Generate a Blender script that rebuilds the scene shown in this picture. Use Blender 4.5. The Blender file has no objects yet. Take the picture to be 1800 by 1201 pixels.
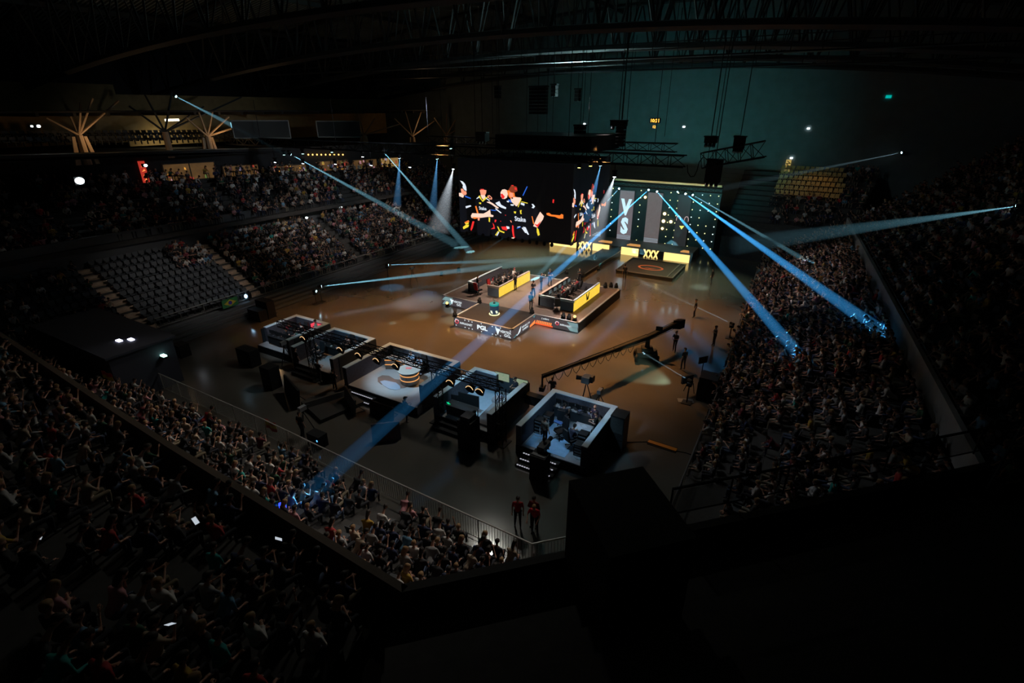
import bpy, math, random
import numpy as np
from mathutils import Vector, Matrix
random.seed(7)
R = math.radians
C = bpy.context.scene.collection
SC = bpy.context.scene

# ------------------------------------------------------------------ camera, world, exposure
CAMH = 17.5; PITCH = R(24.2); YAW = R(30.1); FPX = 911.0
cam = bpy.data.cameras.new('camera'); camo = bpy.data.objects.new('camera', cam); C.objects.link(camo)
camo.location = (0, 0, CAMH); camo.rotation_euler = (R(90) - PITCH, 0, YAW)
cam.sensor_width = 36.0; cam.lens = FPX / 1800 * 36.0; cam.clip_start = 0.1; cam.clip_end = 400
SC.camera = camo
w = bpy.data.worlds.new('world'); SC.world = w; w.use_nodes = True
w.node_tree.nodes['Background'].inputs[0].default_value = (0.5, 0.8, 1.0, 1)
w.node_tree.nodes['Background'].inputs[1].default_value = 0.0016
SC.view_settings.view_transform = 'Standard'; SC.view_settings.look = 'None'
SC.view_settings.exposure = 0.0; SC.view_settings.gamma = 1.0; SC.view_settings.use_curve_mapping = False
SC.cycles.sample_clamp_indirect = 1.5
SC.cycles.max_bounces = 5; SC.cycles.diffuse_bounces = 2; SC.cycles.glossy_bounces = 2
SC.cycles.transmission_bounces = 4; SC.cycles.volume_bounces = 0; SC.cycles.transparent_max_bounces = 24

def spot(name, loc, target, power, deg, col, blend=0.6, size=0.3, parent=None):
    l = bpy.data.lights.new(name, 'SPOT'); l.energy = power; l.spot_size = R(deg); l.spot_blend = blend
    l.color = col; l.shadow_soft_size = size
    o = bpy.data.objects.new(name, l); C.objects.link(o); o.location = loc
    d = Vector(target) - Vector(loc); o.rotation_euler = d.to_track_quat('-Z', 'Y').to_euler()
    return o

WARM = (1.0, 0.44, 0.13); TEAL = (0.12, 0.62, 0.66); ICE = (0.5, 0.85, 1.0); WHT = (1.0, 0.93, 0.85)
# amber washes on the arena floor and the stage, hung at the level of the rig
for (x, y, tx, ty, p, dg) in [(-30, 40, -34, 33, 19000, 58), (-36, 56, -34, 58, 4500, 60), (-16, 42, -13, 34, 20000, 58), (-23, 38, -24, 31, 17000, 60),
                              (-14, 46, -10, 46, 12000, 60), (-36, 46, -36, 46, 5500, 60), (-20, 52, -16, 54, 9000, 66)]:
    spot('amber_wash', (x, y, 15), (tx, ty, 0), p, dg, WARM, 1.0, 0.4)
spot('stage_wash', (-23, 27, 16), (-23, 36.6, 1), 15000, 30, (1.0, 0.78, 0.62), 0.8, 0.4)
for (x, y) in ((-26, 42.5), (-19.4, 42.5), (-22.8, 46)):
    spot('under_screen_wash', (x, y, 6.85), (x, y + .3, .9), 2300, 110, (1.0, 0.78, 0.62), 0.8, 0.3)  # added below the screen to light the deck without catching the screen faces
# dim house light that falls on the stands
for (x, p) in ((-10.5, 4200), (-16.5, 3800), (-22.5, 3400), (-28.5, 2300), (-34.5, 1300)):
    spot('house_wash', (x + 4, 30, 19), (x, 10.2, 2.2), p * 1.25, 26, (1, 0.87, 0.76), 0.7, 0.4)
for (y, p) in ((32, 3600), (42, 8000), (50, 11000), (57, 9000)):
    spot('house_wash', (-20, y + 3, 19), (-.2, y, 2.4), p, 26, (1, 0.82, 0.74), 0.9, 0.4)
spot('house_wash', (-14, 26, 19), (1, 24, 3), 1500, 36, (0.9, 0.95, 1), 1.0, 0.4)
spot('house_wash', (-30, 46, 19), (-48, 40, 3.5), 6500, 36, (1, 0.84, 0.76), 1.0, 0.5)
spot('house_wash', (-30, 52, 19), (-48, 52, 3.5), 5500, 36, (1, 0.84, 0.76), 1.0, 0.5)
spot('house_wash', (-28, 30, 19), (-47.5, 24, 3), 4800, 30, (1, 0.93, 0.88), 1.0, 0.5)
spot('house_wash', (-30, 40, 18), (-56, 42, 9), 3300, 60, (0.8, 0.9, 1), 1.0, 0.5)
spot('green_wash', (-34, 60, 14), (-31, 56, 0), 9000, 66, (0.62, 0.9, 0.6), 1.0, 0.4)
spot('green_wash', (-10, 60, 14), (-10, 58, 0), 4500, 60, (0.62, 0.9, 0.6), 1.0, 0.4)
spot('house_wash', (-18, 20, 22), (-18, 6, 8), 260, 80, (1, 0.9, 0.75), 1.0, 0.5)  # added fill lifting the dark near balcony
spot('house_wash', (-20, 30, 21), (-20, 18, 0), 2600, 110, (1.0, 0.97, 0.86), 1.0, 0.6)
spot('house_wash', (-10, 60, 18), (0, 74, 5), 900, 60, (0.8, 0.95, 1), 1.0, 0.5)
# booth lights on the truss over the studio row
for (x, y, tx, ty, p, dg, c) in [(-22, 21.9, -22.2, 23.3, 1300, 62, (0.55, 0.8, 1.0)), (-15.4, 21, -15.6, 23.8, 800, 60, (0.42, 0.75, 1.0)),
                               (-9.6, 21.2, -9.4, 23.6, 380, 78, (0.4, 0.70, 1.0)), (-28.5, 21.5, -28.5, 24.4, 420, 60, (0.4, 0.75, 1)),
                               (-34, 21.5, -34, 24, 520, 58, (0.7, 0.85, 1.0))]:
    spot('booth_light', (x, y, 5.6 if x < -11 else 5.4), (tx, ty, 0.6), p, dg, c, 0.6, 0.15)
# teal wash on the end wall, added cool spot to brighten the roof
spot('wall_wash', (-24, 58, 8), (-26, 78, 13), 3800, 84, TEAL, 1.0, 0.5)
spot('wall_wash', (-12, 60, 8), (-14, 78, 12), 3800, 80, TEAL, 1.0, 0.5)
spot('roof_wash', (-26, 58, 15.5), (-26, 50, 30), 11000, 140, (0.5, 0.85, 0.85), 1.0, 0.6)
for x in (-24.2, -22.0, -18.8, -15.2):
    spot('banner_uplight', (x, 68.9, 1.1), (x + .1, 69.6, 5.5), 160, 50, TEAL, 1.0, 0.1)
spot('backdrop_wash', (-17, 60, 10), (-18, 68.5, 3.5), 1500, 80, TEAL, 1.0, 0.4)

# ------------------------------------------------------------------ projection of measured points onto real planes
_f = (-math.sin(YAW) * math.cos(PITCH), math.cos(YAW) * math.cos(PITCH), -math.sin(PITCH))
_r = (math.cos(YAW), math.sin(YAW), 0)
_u = (-math.sin(YAW) * math.sin(PITCH), math.cos(YAW) * math.sin(PITCH), math.cos(PITCH))
def ray(px, py):
    x = (px - 900) / FPX; y = (600.5 - py) / FPX
    return Vector([_f[i] + x * _r[i] + y * _u[i] for i in range(3)])
def P(px, py, z=0.0):
    d = ray(px, py); t = (z - CAMH) / d.z; return Vector((d.x * t, d.y * t, z))
def PY(px, py, Y):
    d = ray(px, py); t = Y / d.y; return Vector((d.x * t, Y, CAMH + d.z * t))
def PX(px, py, X):
    d = ray(px, py); t = X / d.x; return Vector((X, d.y * t, CAMH + d.z * t))
def proj(p):
    q = Vector(p) - Vector((0, 0, CAMH)); D = q.dot(Vector(_f))
    if D < 0.3: return (-9999, -9999, D)
    return (900 + FPX * q.dot(Vector(_r)) / D, 600.5 - FPX * q.dot(Vector(_u)) / D, D)

# ------------------------------------------------------------------ materials
MATS = {}
def mat(name, col, rough=0.7, metal=0.0, noise=0.0, scale=8.0, bump=0.0, col2=None, alpha=None, spec=0.4):
    if name in MATS: return MATS[name]
    m = bpy.data.materials.new(name); m.use_nodes = True; nt = m.node_tree; b = nt.nodes['Principled BSDF']
    b.inputs['Base Color'].default_value = (*col, 1); b.inputs['Roughness'].default_value = rough
    b.inputs['Metallic'].default_value = metal; b.inputs['Specular IOR Level'].default_value = spec
    if alpha is not None: b.inputs['Alpha'].default_value = alpha
    if noise or bump or col2:
        tc = nt.nodes.new('ShaderNodeTexCoord'); n = nt.nodes.new('ShaderNodeTexNoise')
        n.inputs['Scale'].default_value = scale; n.inputs['Detail'].default_value = 5
        nt.links.new(tc.outputs['Object'], n.inputs['Vector'])
        mx = nt.nodes.new('ShaderNodeMix'); mx.data_type = 'RGBA'
        k = noise if noise else 0.3
        mx.inputs['A'].default_value = (*[c * (1 - k) for c in col], 1)
        mx.inputs['B'].default_value = (*(col2 or [min(1, c * (1 + k)) for c in col]), 1)
        nt.links.new(n.outputs['Fac'], mx.inputs['Factor']); nt.links.new(mx.outputs['Result'], b.inputs['Base Color'])
        if bump:
            bp = nt.nodes.new('ShaderNodeBump'); bp.inputs['Strength'].default_value = bump; bp.inputs['Distance'].default_value = 0.02
            nt.links.new(n.outputs['Fac'], bp.inputs['Height']); nt.links.new(bp.outputs['Normal'], b.inputs['Normal'])
    MATS[name] = m; return m
def em(name, col, s=1.0):
    if name in MATS: return MATS[name]
    m = bpy.data.materials.new(name); m.use_nodes = True; nt = m.node_tree; b = nt.nodes['Principled BSDF']
    b.inputs['Base Color'].default_value = (0.02, 0.02, 0.02, 1); b.inputs['Roughness'].default_value = 0.5
    b.inputs['Emission Color'].default_value = (*col, 1); b.inputs['Emission Strength'].default_value = s
    MATS[name] = m; return m
def led_noise(name, c1, c2, s, scale):
    m = bpy.data.materials.new(name); m.use_nodes = True; nt = m.node_tree; b = nt.nodes['Principled BSDF']
    b.inputs['Base Color'].default_value = (0.02, 0.02, 0.02, 1)
    tc = nt.nodes.new('ShaderNodeTexCoord'); n = nt.nodes.new('ShaderNodeTexNoise'); n.inputs['Scale'].default_value = scale
    mx = nt.nodes.new('ShaderNodeMix'); mx.data_type = 'RGBA'; mx.inputs['A'].default_value = (*c1, 1); mx.inputs['B'].default_value = (*c2, 1)
    nt.links.new(tc.outputs['Object'], n.inputs['Vector']); nt.links.new(n.outputs['Fac'], mx.inputs['Factor'])
    nt.links.new(mx.outputs['Result'], b.inputs['Emission Color']); b.inputs['Emission Strength'].default_value = s
    return m
def objcol(name, rough=0.85):
    m = bpy.data.materials.new(name); m.use_nodes = True; nt = m.node_tree; b = nt.nodes['Principled BSDF']
    o = nt.nodes.new('ShaderNodeObjectInfo'); nt.links.new(o.outputs['Color'], b.inputs['Base Color'])
    b.inputs['Roughness'].default_value = rough; return m
def rndcol(name, stops, seed, rough=0.85):
    m = bpy.data.materials.new(name); m.use_nodes = True; nt = m.node_tree; b = nt.nodes['Principled BSDF']
    o = nt.nodes.new('ShaderNodeObjectInfo'); ma = nt.nodes.new('ShaderNodeMath'); ma.operation = 'MULTIPLY_ADD'
    ma.inputs[1].default_value = 17.31 * seed; ma.inputs[2].default_value = 0.37 * seed
    fr = nt.nodes.new('ShaderNodeMath'); fr.operation = 'FRACT'
    cr = nt.nodes.new('ShaderNodeValToRGB'); cr.color_ramp.interpolation = 'CONSTANT'
    while len(cr.color_ramp.elements) < len(stops): cr.color_ramp.elements.new(0.5)
    for e, (p, c) in zip(cr.color_ramp.elements, stops): e.position = p; e.color = (*c, 1)
    nt.links.new(o.outputs['Random'], ma.inputs[0]); nt.links.new(ma.outputs[0], fr.inputs[0])
    nt.links.new(fr.outputs[0], cr.inputs['Fac']); nt.links.new(cr.outputs['Color'], b.inputs['Base Color'])
    b.inputs['Roughness'].default_value = rough; return m

BLK = mat('black_paint', (0.010, 0.011, 0.012), 0.7, spec=0.25)
DRK = mat('dark_steel', (0.03, 0.032, 0.035), 0.45, 0.6)
STEEL = mat('galvanised_steel', (0.42, 0.42, 0.4), 0.4, 0.8)
GREY = mat('grey_paint', (0.22, 0.23, 0.24), 0.7)
CONC = mat('stand_concrete', (0.06, 0.058, 0.055), 0.9, noise=0.35, scale=3)
FASC = mat('balcony_fascia_grey', (0.34, 0.33, 0.32), 0.8, noise=0.25, scale=1.5)
WOODSTEP = mat('aisle_step_board', (0.48, 0.35, 0.25), 0.8, noise=0.35, scale=4)
RIM = mat('pale_rim_board', (0.55, 0.68, 0.74), 0.6)
WALLTEX = mat('booth_wall_panel', (0.055, 0.055, 0.07), 0.8, noise=0.5, scale=9)
BOOTHFL = mat('booth_floor_grey', (0.24, 0.25, 0.26), 0.55, noise=0.12, scale=2)
STAGEFL = mat('stage_floor_brown', (0.13, 0.095, 0.08), 0.55, noise=0.3, scale=2.5)
BLKFL = mat('stage_floor_black', (0.02, 0.02, 0.022), 0.7, noise=0.3, scale=3)
YEL = led_noise('yellow_led_wall', (1.0, 0.58, 0.03), (1.0, 0.70, 0.09), 1.0, 3.0)
YEL2 = em('amber_led_fascia', (1.0, 0.68, 0.22), 1.5)
WHE = em('white_lamp', (0.85, 0.95, 1.0), 6.0)
WHL = em('white_letter_led', (0.85, 0.95, 1.0), 1.0)
CYE = em('cyan_led', (0.15, 0.75, 0.85), 0.9)
CYS = em('cyan_stripe_led', (0.45, 0.9, 0.95), 1.0)
REDE = em('red_led', (0.9, 0.06, 0.1), 0.9)
ORE = em('orange_led', (1.0, 0.25, 0.06), 1.2)
AMB = em('amber_lamp', (1.0, 0.55, 0.12), 4.0)
YLE = em('yellow_dot_lamp', (0.95, 0.9, 0.4), 2.0)
LEDBLK = em('dark_led_panel', (0.06, 0.05, 0.055), 1.0)
GOLDW = mat('ochre_wall', (0.42, 0.30, 0.14), 0.85, noise=0.3, scale=1.2)
TEALW = mat('end_wall_boards', (0.16, 0.20, 0.20), 0.8, noise=0.25, scale=0.8)

# ------------------------------------------------------------------ mesh builder
class MB:
    def __init__(s): s.v = []; s.f = []; s.m = []
    def add(s, vs, fs, m=0):
        k = len(s.v); s.v += [tuple(q) for q in vs]; s.f += [tuple(i + k for i in f) for f in fs]; s.m += [m] * len(fs); return s
    def bx(s, x0, x1, y0, y1, z0, z1, m=0):
        return s.add([(x0,y0,z0),(x1,y0,z0),(x1,y1,z0),(x0,y1,z0),(x0,y0,z1),(x1,y0,z1),(x1,y1,z1),(x0,y1,z1)],
                     [(0,3,2,1),(4,5,6,7),(0,1,5,4),(1,2,6,5),(2,3,7,6),(3,0,4,7)], m)
    def obx(s, c, sx, sy, sz, rz=0, m=0, rx=0):
        M = Matrix.Translation(c) @ Matrix.Rotation(rz, 4, 'Z') @ Matrix.Rotation(rx, 4, 'X'); a, b, d = sx/2, sy/2, sz/2
        vs = [M @ Vector(q) for q in [(-a,-b,-d),(a,-b,-d),(a,b,-d),(-a,b,-d),(-a,-b,d),(a,-b,d),(a,b,d),(-a,b,d)]]
        return s.add(vs, [(0,3,2,1),(4,5,6,7),(0,1,5,4),(1,2,6,5),(2,3,7,6),(3,0,4,7)], m)
    def tube(s, p0, p1, r0, r1=None, n=6, m=0, caps=True):
        p0, p1 = Vector(p0), Vector(p1); r1 = r0 if r1 is None else r1; d = (p1 - p0)
        if d.length < 1e-6: return s
        d.normalize(); a = d.orthogonal().normalized(); b = d.cross(a); vs = []
        for p, r in ((p0, r0), (p1, r1)):
            for i in range(n): t = 2*math.pi*(i + .5)/n; vs.append(p + a*math.cos(t)*r + b*math.sin(t)*r)
        fs = [(i, (i+1) % n, n + (i+1) % n, n + i) for i in range(n)]
        if caps: fs += [tuple(range(n))[::-1], tuple(range(n, 2*n))]
        return s.add(vs, fs, m)
    def path(s, pts, r, n=5, m=0):
        for a, b in zip(pts, pts[1:]): s.tube(a, b, r, n=n, m=m)
        return s
    def ell(s, c, r, nu=10, nv=7, m=0):
        vs = []; fs = []
        for j in range(1, nv):
            ph = math.pi*j/nv
            for i in range(nu): t = 2*math.pi*i/nu; vs.append((c[0]+r[0]*math.sin(ph)*math.cos(t), c[1]+r[1]*math.sin(ph)*math.sin(t), c[2]+r[2]*math.cos(ph)))
        for j in range(nv-2):
            for i in range(nu): fs.append((j*nu+i, (j+1)*nu+i, (j+1)*nu+(i+1)%nu, j*nu+(i+1)%nu))
        vs += [(c[0],c[1],c[2]+r[2]), (c[0],c[1],c[2]-r[2])]; T = len(vs)-2
        for i in range(nu): fs.append((T, i, (i+1)%nu)); fs.append((T+1, (nv-2)*nu+(i+1)%nu, (nv-2)*nu+i))
        return s.add(vs, fs, m)
    def poly(s, pts, m=0): return s.add(pts, [tuple(range(len(pts)))], m)
    def prism(s, pts, off, m=0):
        n = len(pts); off = Vector(off); vs = [Vector(p) for p in pts]; vs += [p + off for p in vs]
        return s.add(vs, [tuple(range(n)), tuple(range(2*n-1, n-1, -1))] + [((i+1)%n, i, n+i, n+(i+1)%n) for i in range(n)], m)
    def build(s, name, mats, parent=None, smooth=False, label=None):
        if not isinstance(mats, (list, tuple)): mats = [mats]
        me = bpy.data.meshes.new(name); vs = s.v
        root = parent
        while root is not None and root.parent is not None: root = root.parent
        if root is not None and root.get('_w'):
            Mi = pmat(root).inverted(); vs = [tuple(Mi @ Vector(q)) for q in vs]
        me.from_pydata(vs, [], s.f); me.polygons.foreach_set('material_index', s.m)
        if smooth: me.polygons.foreach_set('use_smooth', [True]*len(s.f))
        for m in mats: me.materials.append(m)
        me.validate(); o = bpy.data.objects.new(name, me); C.objects.link(o)
        if parent is not None: o.parent = parent
        if label: o['label'] = label
        return o
_PM = {}
def pmat(o):
    M = Matrix.Translation(o.location) @ Matrix.Rotation(o.rotation_euler[2], 4, 'Z'); return M
def thing(name, label, cat, loc=(0,0,0), rz=0, group=None, world=True):
    o = bpy.data.objects.new(name, None); C.objects.link(o); o.location = loc; o.rotation_euler = (0,0,rz); o.empty_display_size = 0.2
    o['label'] = label; o['category'] = cat
    if group: o['group'] = group
    if world: o['_w'] = 1
    return o
def tag(o, label, cat, group=None, kind=None):
    o['label'] = label; o['category'] = cat
    if group: o['group'] = group
    if kind: o['kind'] = kind
    return o
def struct(name, mb, m, label=None):
    o = mb.build(name, m); o['kind'] = 'structure'
    if label: o['label'] = label
    return o
def dup(o, loc=None, rz=None, label=None, parent=None):
    r = o.copy(); C.objects.link(r)
    if parent is not None: r.parent = parent
    if loc is not None: r.location = loc
    if rz is not None: r.rotation_euler = (0,0,rz)
    if label: r['label'] = label
    for ch in list(o.children): dup(ch, parent=r)
    return r
_fc = {}
def text(mb, s, o, xd, yd, h, m=0, sx=1.0, th=0.012, center=True, bold=0.02):
    """lettering: adds solid letters of height h to mb, laid along xd with up direction yd"""
    if (s, bold) not in _fc:
        cu = bpy.data.curves.new('t', 'FONT'); cu.body = s; cu.size = 1; cu.offset = bold; cu.resolution_u = 2
        ob = bpy.data.objects.new('t', cu); C.objects.link(ob); dg = bpy.context.evaluated_depsgraph_get(); dg.update()
        me = ob.evaluated_get(dg).to_mesh()
        V = [v.co.copy() for v in me.vertices]; F = [tuple(p.vertices) for p in me.polygons]
        ob.evaluated_get(dg).to_mesh_clear(); C.objects.unlink(ob); bpy.data.objects.remove(ob); bpy.data.curves.remove(cu)
        _fc[(s, bold)] = (V, F)
    V, F = _fc[(s, bold)]
    ys = [v.y for v in V]; xs = [v.x for v in V]; y0 = min(ys); sc = h/(max(ys)-y0); x0 = min(xs); W = (max(xs)-x0)*sc*sx
    xd, yd = Vector(xd).normalized(), Vector(yd).normalized(); nd = xd.cross(yd); o = Vector(o)
    if center: o = o - xd*W/2 - yd*h/2
    mb.add([o + xd*((v.x-x0)*sc*sx) + yd*((v.y-y0)*sc) + nd*th for v in V], F, m)
    return W

# ------------------------------------------------------------------ people
SKIN = mat('skin', (0.50, 0.27, 0.19), 0.6); SKIN2 = mat('skin_tan', (0.36, 0.19, 0.12), 0.6)
TROU = mat('dark_trousers', (0.025, 0.027, 0.035), 0.9); SHOE = mat('shoe_rubber', (0.10, 0.10, 0.10), 0.8)
HAIRD = mat('dark_hair', (0.018, 0.013, 0.010), 0.7); HAIRB = mat('fair_hair', (0.30, 0.18, 0.08), 0.7)
SHIRT = objcol('shirt_cloth')
def person_mesh(name, pose, hair=HAIRD, bald=False, cap=False, detail=0.026, ratio=0.42, skin=SKIN, trousers=TROU, hairlen=0, sleeves='short'):
    # every limb is a chain of tapered capsules; they are fused by a voxel remesh into one body
    prim = []   # (p0, p1, r0, r1, mat)  0 skin 1 shirt 2 trousers 3 hair 4 shoes
    J = pose
    def cap_(a, b, r0, r1, m): prim.append((Vector(a), Vector(b), r0, r1, m))
    pel = Vector(J['pelvis']); ch = Vector(J['chest']); nk = Vector(J['neck']); hd = Vector(J['head'])
    hx = 0.095; sx = 0.185
    perp = Vector((1, 0, 0))
    cap_(pel - perp*hx*0.7, pel + perp*hx*0.7, 0.125, 0.125, 2)
    cap_(pel + Vector((0,0,0.06)), pel.lerp(ch, 0.5), 0.145, 0.135, 1)
    cap_(pel.lerp(ch, 0.5) - perp*0.03, ch - perp*0.07, 0.12, 0.12, 1); cap_(pel.lerp(ch, 0.5) + perp*0.03, ch + perp*0.07, 0.12, 0.12, 1)
    cap_(ch - perp*0.08 + Vector((0,0,0.05)), ch + perp*0.08 + Vector((0,0,0.05)), 0.115, 0.115, 1)
    cap_(ch.lerp(nk, 0.6), nk, 0.07, 0.055, 0); cap_(nk, hd, 0.052, 0.055, 0)
    up = (hd - nk).normalized(); fw = Vector(J.get('face', (0, 1, 0))).normalized(); fw = (fw - up*fw.dot(up)*0.8).normalized()
    cap_(hd + up*0.035 - fw*0.02, hd + up*0.035 + fw*0.015, 0.092, 0.09, 0)          # skull
    cap_(hd - up*0.05 + fw*0.03, hd + up*0.01 + fw*0.035, 0.055, 0.07, 0)            # jaw
    cap_(hd - up*0.02 + fw*0.105, hd + up*0.02 + fw*0.095, 0.018, 0.011, 0)          # nose
    side = up.cross(fw)
    for s in (-1, 1): cap_(hd + side*s*0.09 + up*0.0, hd + side*s*0.092 + up*0.035, 0.014, 0.018, 0)
    if not bald:
        cap_(hd + up*0.065 - fw*0.035, hd + up*0.07 + fw*0.02, 0.093, 0.082, 3); cap_(hd - fw*0.055 + up*0.02, hd - fw*0.045 - up*0.02, 0.075, 0.06, 3)
        if hairlen: cap_(hd - fw*0.06, hd - fw*0.09 - up*hairlen, 0.08, 0.06, 3)
    if cap: cap_(hd + up*0.07 + fw*0.05, hd + up*0.062 + fw*0.15, 0.055, 0.035, 3)
    hands = []
    for s, k in ((-1, 'l'), (1, 'r')):
        hip = pel + perp*s*hx; kn = Vector(J['knee_'+k]); an = Vector(J['ankle_'+k])
        cap_(hip, kn, 0.088, 0.060, 2); cap_(kn, kn.lerp(an, 0.35), 0.060, 0.058, 2); cap_(kn.lerp(an, 0.35), an, 0.056, 0.042, 2)
        fd = Vector(J.get('foot', (0, 1, 0))); cap_(an + Vector((0,0,-0.04)), an + fd*0.13 + Vector((0,0,-0.055)), 0.042, 0.034, 4)
        sh = ch + perp*s*sx + Vector((0,0,0.09)); el = Vector(J['elbow_'+k]); ha = Vector(J['hand_'+k])
        mid = sh.lerp(el, 0.6)
        cap_(ch + perp*s*0.09 + Vector((0,0,0.08)), sh, 0.075, 0.062, 1)
        if sleeves == 'long': cap_(sh, el, 0.060, 0.046, 1); cap_(el, el.lerp(ha, .85), 0.046, 0.035, 1)
        else: cap_(sh, mid, 0.060, 0.053, 1); cap_(mid, el, 0.044, 0.038, 0)
        cap_(el, ha, 0.037, 0.026, 0); d = (ha - el).normalized(); cap_(ha, ha + d*0.06, 0.034, 0.030, 0); hands.append((ha, d, s))
    tmp = MB()
    for (a, b, r0, r1, m) in prim:
        d = b - a; L = d.length; d = d/L if L > 1e-5 else Vector((0,0,1)); q = d.orthogonal().normalized(); t = d.cross(q); n = 8; rings = []
        for (c, r, offs) in ((a, r0, ((-1,0.05),(-0.7,0.71),(0,1))), (b, r1, ((0,1),(0.7,0.71),(1,0.05)))):
            for (o, k) in offs: rings.append([c + d*r*o + (q*math.cos(2*math.pi*i/n) + t*math.sin(2*math.pi*i/n))*r*k for i in range(n)])
        vs = [p for rg in rings for p in rg]; fs = []
        for j in range(5):
            for i in range(n): fs.append((j*n+i, j*n+(i+1)%n, (j+1)*n+(i+1)%n, (j+1)*n+i))
        fs += [tuple(range(n))[::-1], tuple(range(5*n, 6*n))]; tmp.add(vs, fs)
    o = tmp.build('tmp', SHIRT)
    md = o.modifiers.new('r', 'REMESH'); md.mode = 'VOXEL'; md.voxel_size = detail
    md = o.modifiers.new('s', 'SMOOTH'); md.factor = 0.5; md.iterations = 2
    md = o.modifiers.new('d', 'DECIMATE'); md.ratio = ratio
    dg = bpy.context.evaluated_depsgraph_get(); dg.update(); ev = o.evaluated_get(dg); me = ev.to_mesh()
    V = [tuple(v.co) for v in me.vertices]; F = [tuple(p.vertices) for p in me.polygons]; ev.to_mesh_clear()
    C.objects.unlink(o); bpy.data.objects.remove(o)
    VA = np.array(V); FC = np.array([VA[list(f)].mean(0) for f in F]); best = np.full(len(F), 1e9); mi = np.zeros(len(F), int)
    for (a, b, r0, r1, m) in prim:
        a_, b_ = np.array(a), np.array(b); ab = b_ - a_; L2 = max((ab**2).sum(), 1e-9)
        t = np.clip(((FC - a_) @ ab)/L2, 0, 1); dd = np.linalg.norm(FC - (a_ + t[:,None]*ab), axis=1) - (r0 + (r1-r0)*t)
        k = dd < best; best[k] = dd[k]; mi[k] = m
    out = MB(); out.v = V; out.f = F; out.m = [int(i) for i in mi]
    for (ha, d, s) in hands:                                             # five fingers, thumb from the side of the palm
        q = d.cross(Vector((0,0,1)));  q = q.normalized() if q.length > 0.1 else Vector((1,0,0)); nrm = q.cross(d)
        for i, (off, ln) in enumerate(((-0.024, 0.062), (-0.008, 0.075), (0.008, 0.072), (0.024, 0.052))):
            p0 = ha + d*0.065 + q*off; p1 = p0 + d*ln*0.55 - nrm*0.008; p2 = p1 + d*ln*0.4 - nrm*0.022
            out.tube(p0, p1, 0.0095, 0.008, 4, 0); out.tube(p1, p2, 0.008, 0.005, 4, 0)
        p0 = ha + d*0.02 + q*s*0.028; p1 = p0 + q*s*0.025 + d*0.03; out.tube(p0, p1, 0.011, 0.009, 4, 0); out.tube(p1, p1 + d*0.03, 0.009, 0.006, 4, 0)
    me = bpy.data.meshes.new(name); me.from_pydata(out.v, [], out.f); me.polygons.foreach_set('material_index', out.m)
    me.polygons.foreach_set('use_smooth', [True]*len(out.f))
    for m in (skin, SHIRT, trousers, hair, SHOE): me.materials.append(m)
    me.validate(); return me
def seated(lean=0.0, hands='knees', face=(0,1,0), tuck=0.0):
    c = (0, -0.04 + lean*0.35, 0.90 - lean*0.08); ch = Vector(c); nk = ch + Vector((0, 0.02 + lean*0.16, 0.22)); hd = nk + Vector((0, 0.03 + lean*0.10, 0.115))
    J = dict(pelvis=(0,-0.05,0.53), chest=c, neck=nk, head=hd, face=face,
             knee_l=(-0.14,0.40,0.52), knee_r=(0.14,0.40,0.52), ankle_l=(-0.13,0.38-tuck,0.10), ankle_r=(0.13,0.36-tuck*0.5,0.10))
    s = ch + Vector((0,0,0.09))
    H = {'knees': ((-0.27,0.02,-0.25), (-0.16,0.24,-0.38), (0.27,0.02,-0.25), (0.16,0.26,-0.38)),
         'cross': ((-0.28,0.04,-0.22), (0.02,0.20,-0.20), (0.28,0.04,-0.22), (-0.02,0.22,-0.16)),
         'phone': ((-0.27,0.02,-0.25), (-0.16,0.24,-0.38), (0.26,0.16,-0.16), (0.10,0.38,0.08)),
         'raise': ((-0.34,0.06,0.06), (-0.26,0.10,0.34), (0.34,0.06,0.06), (0.24,0.12,0.36)),
         'desk': ((-0.27,0.12,-0.22), (-0.20,0.38,-0.20), (0.27,0.12,-0.22), (0.20,0.38,-0.20)),
         'chin': ((-0.20,0.24,-0.24), (-0.05,0.20,0.02), (0.27,0.02,-0.25), (0.14,0.26,-0.36)),
         'clap': ((-0.27,0.10,-0.16), (-0.04,0.34,-0.04), (0.27,0.10,-0.16), (0.04,0.34,-0.04))}[hands]
    for n, h in zip(('elbow_l','hand_l','elbow_r','hand_r'), H): J[n] = s + Vector(h)
    return J
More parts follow.
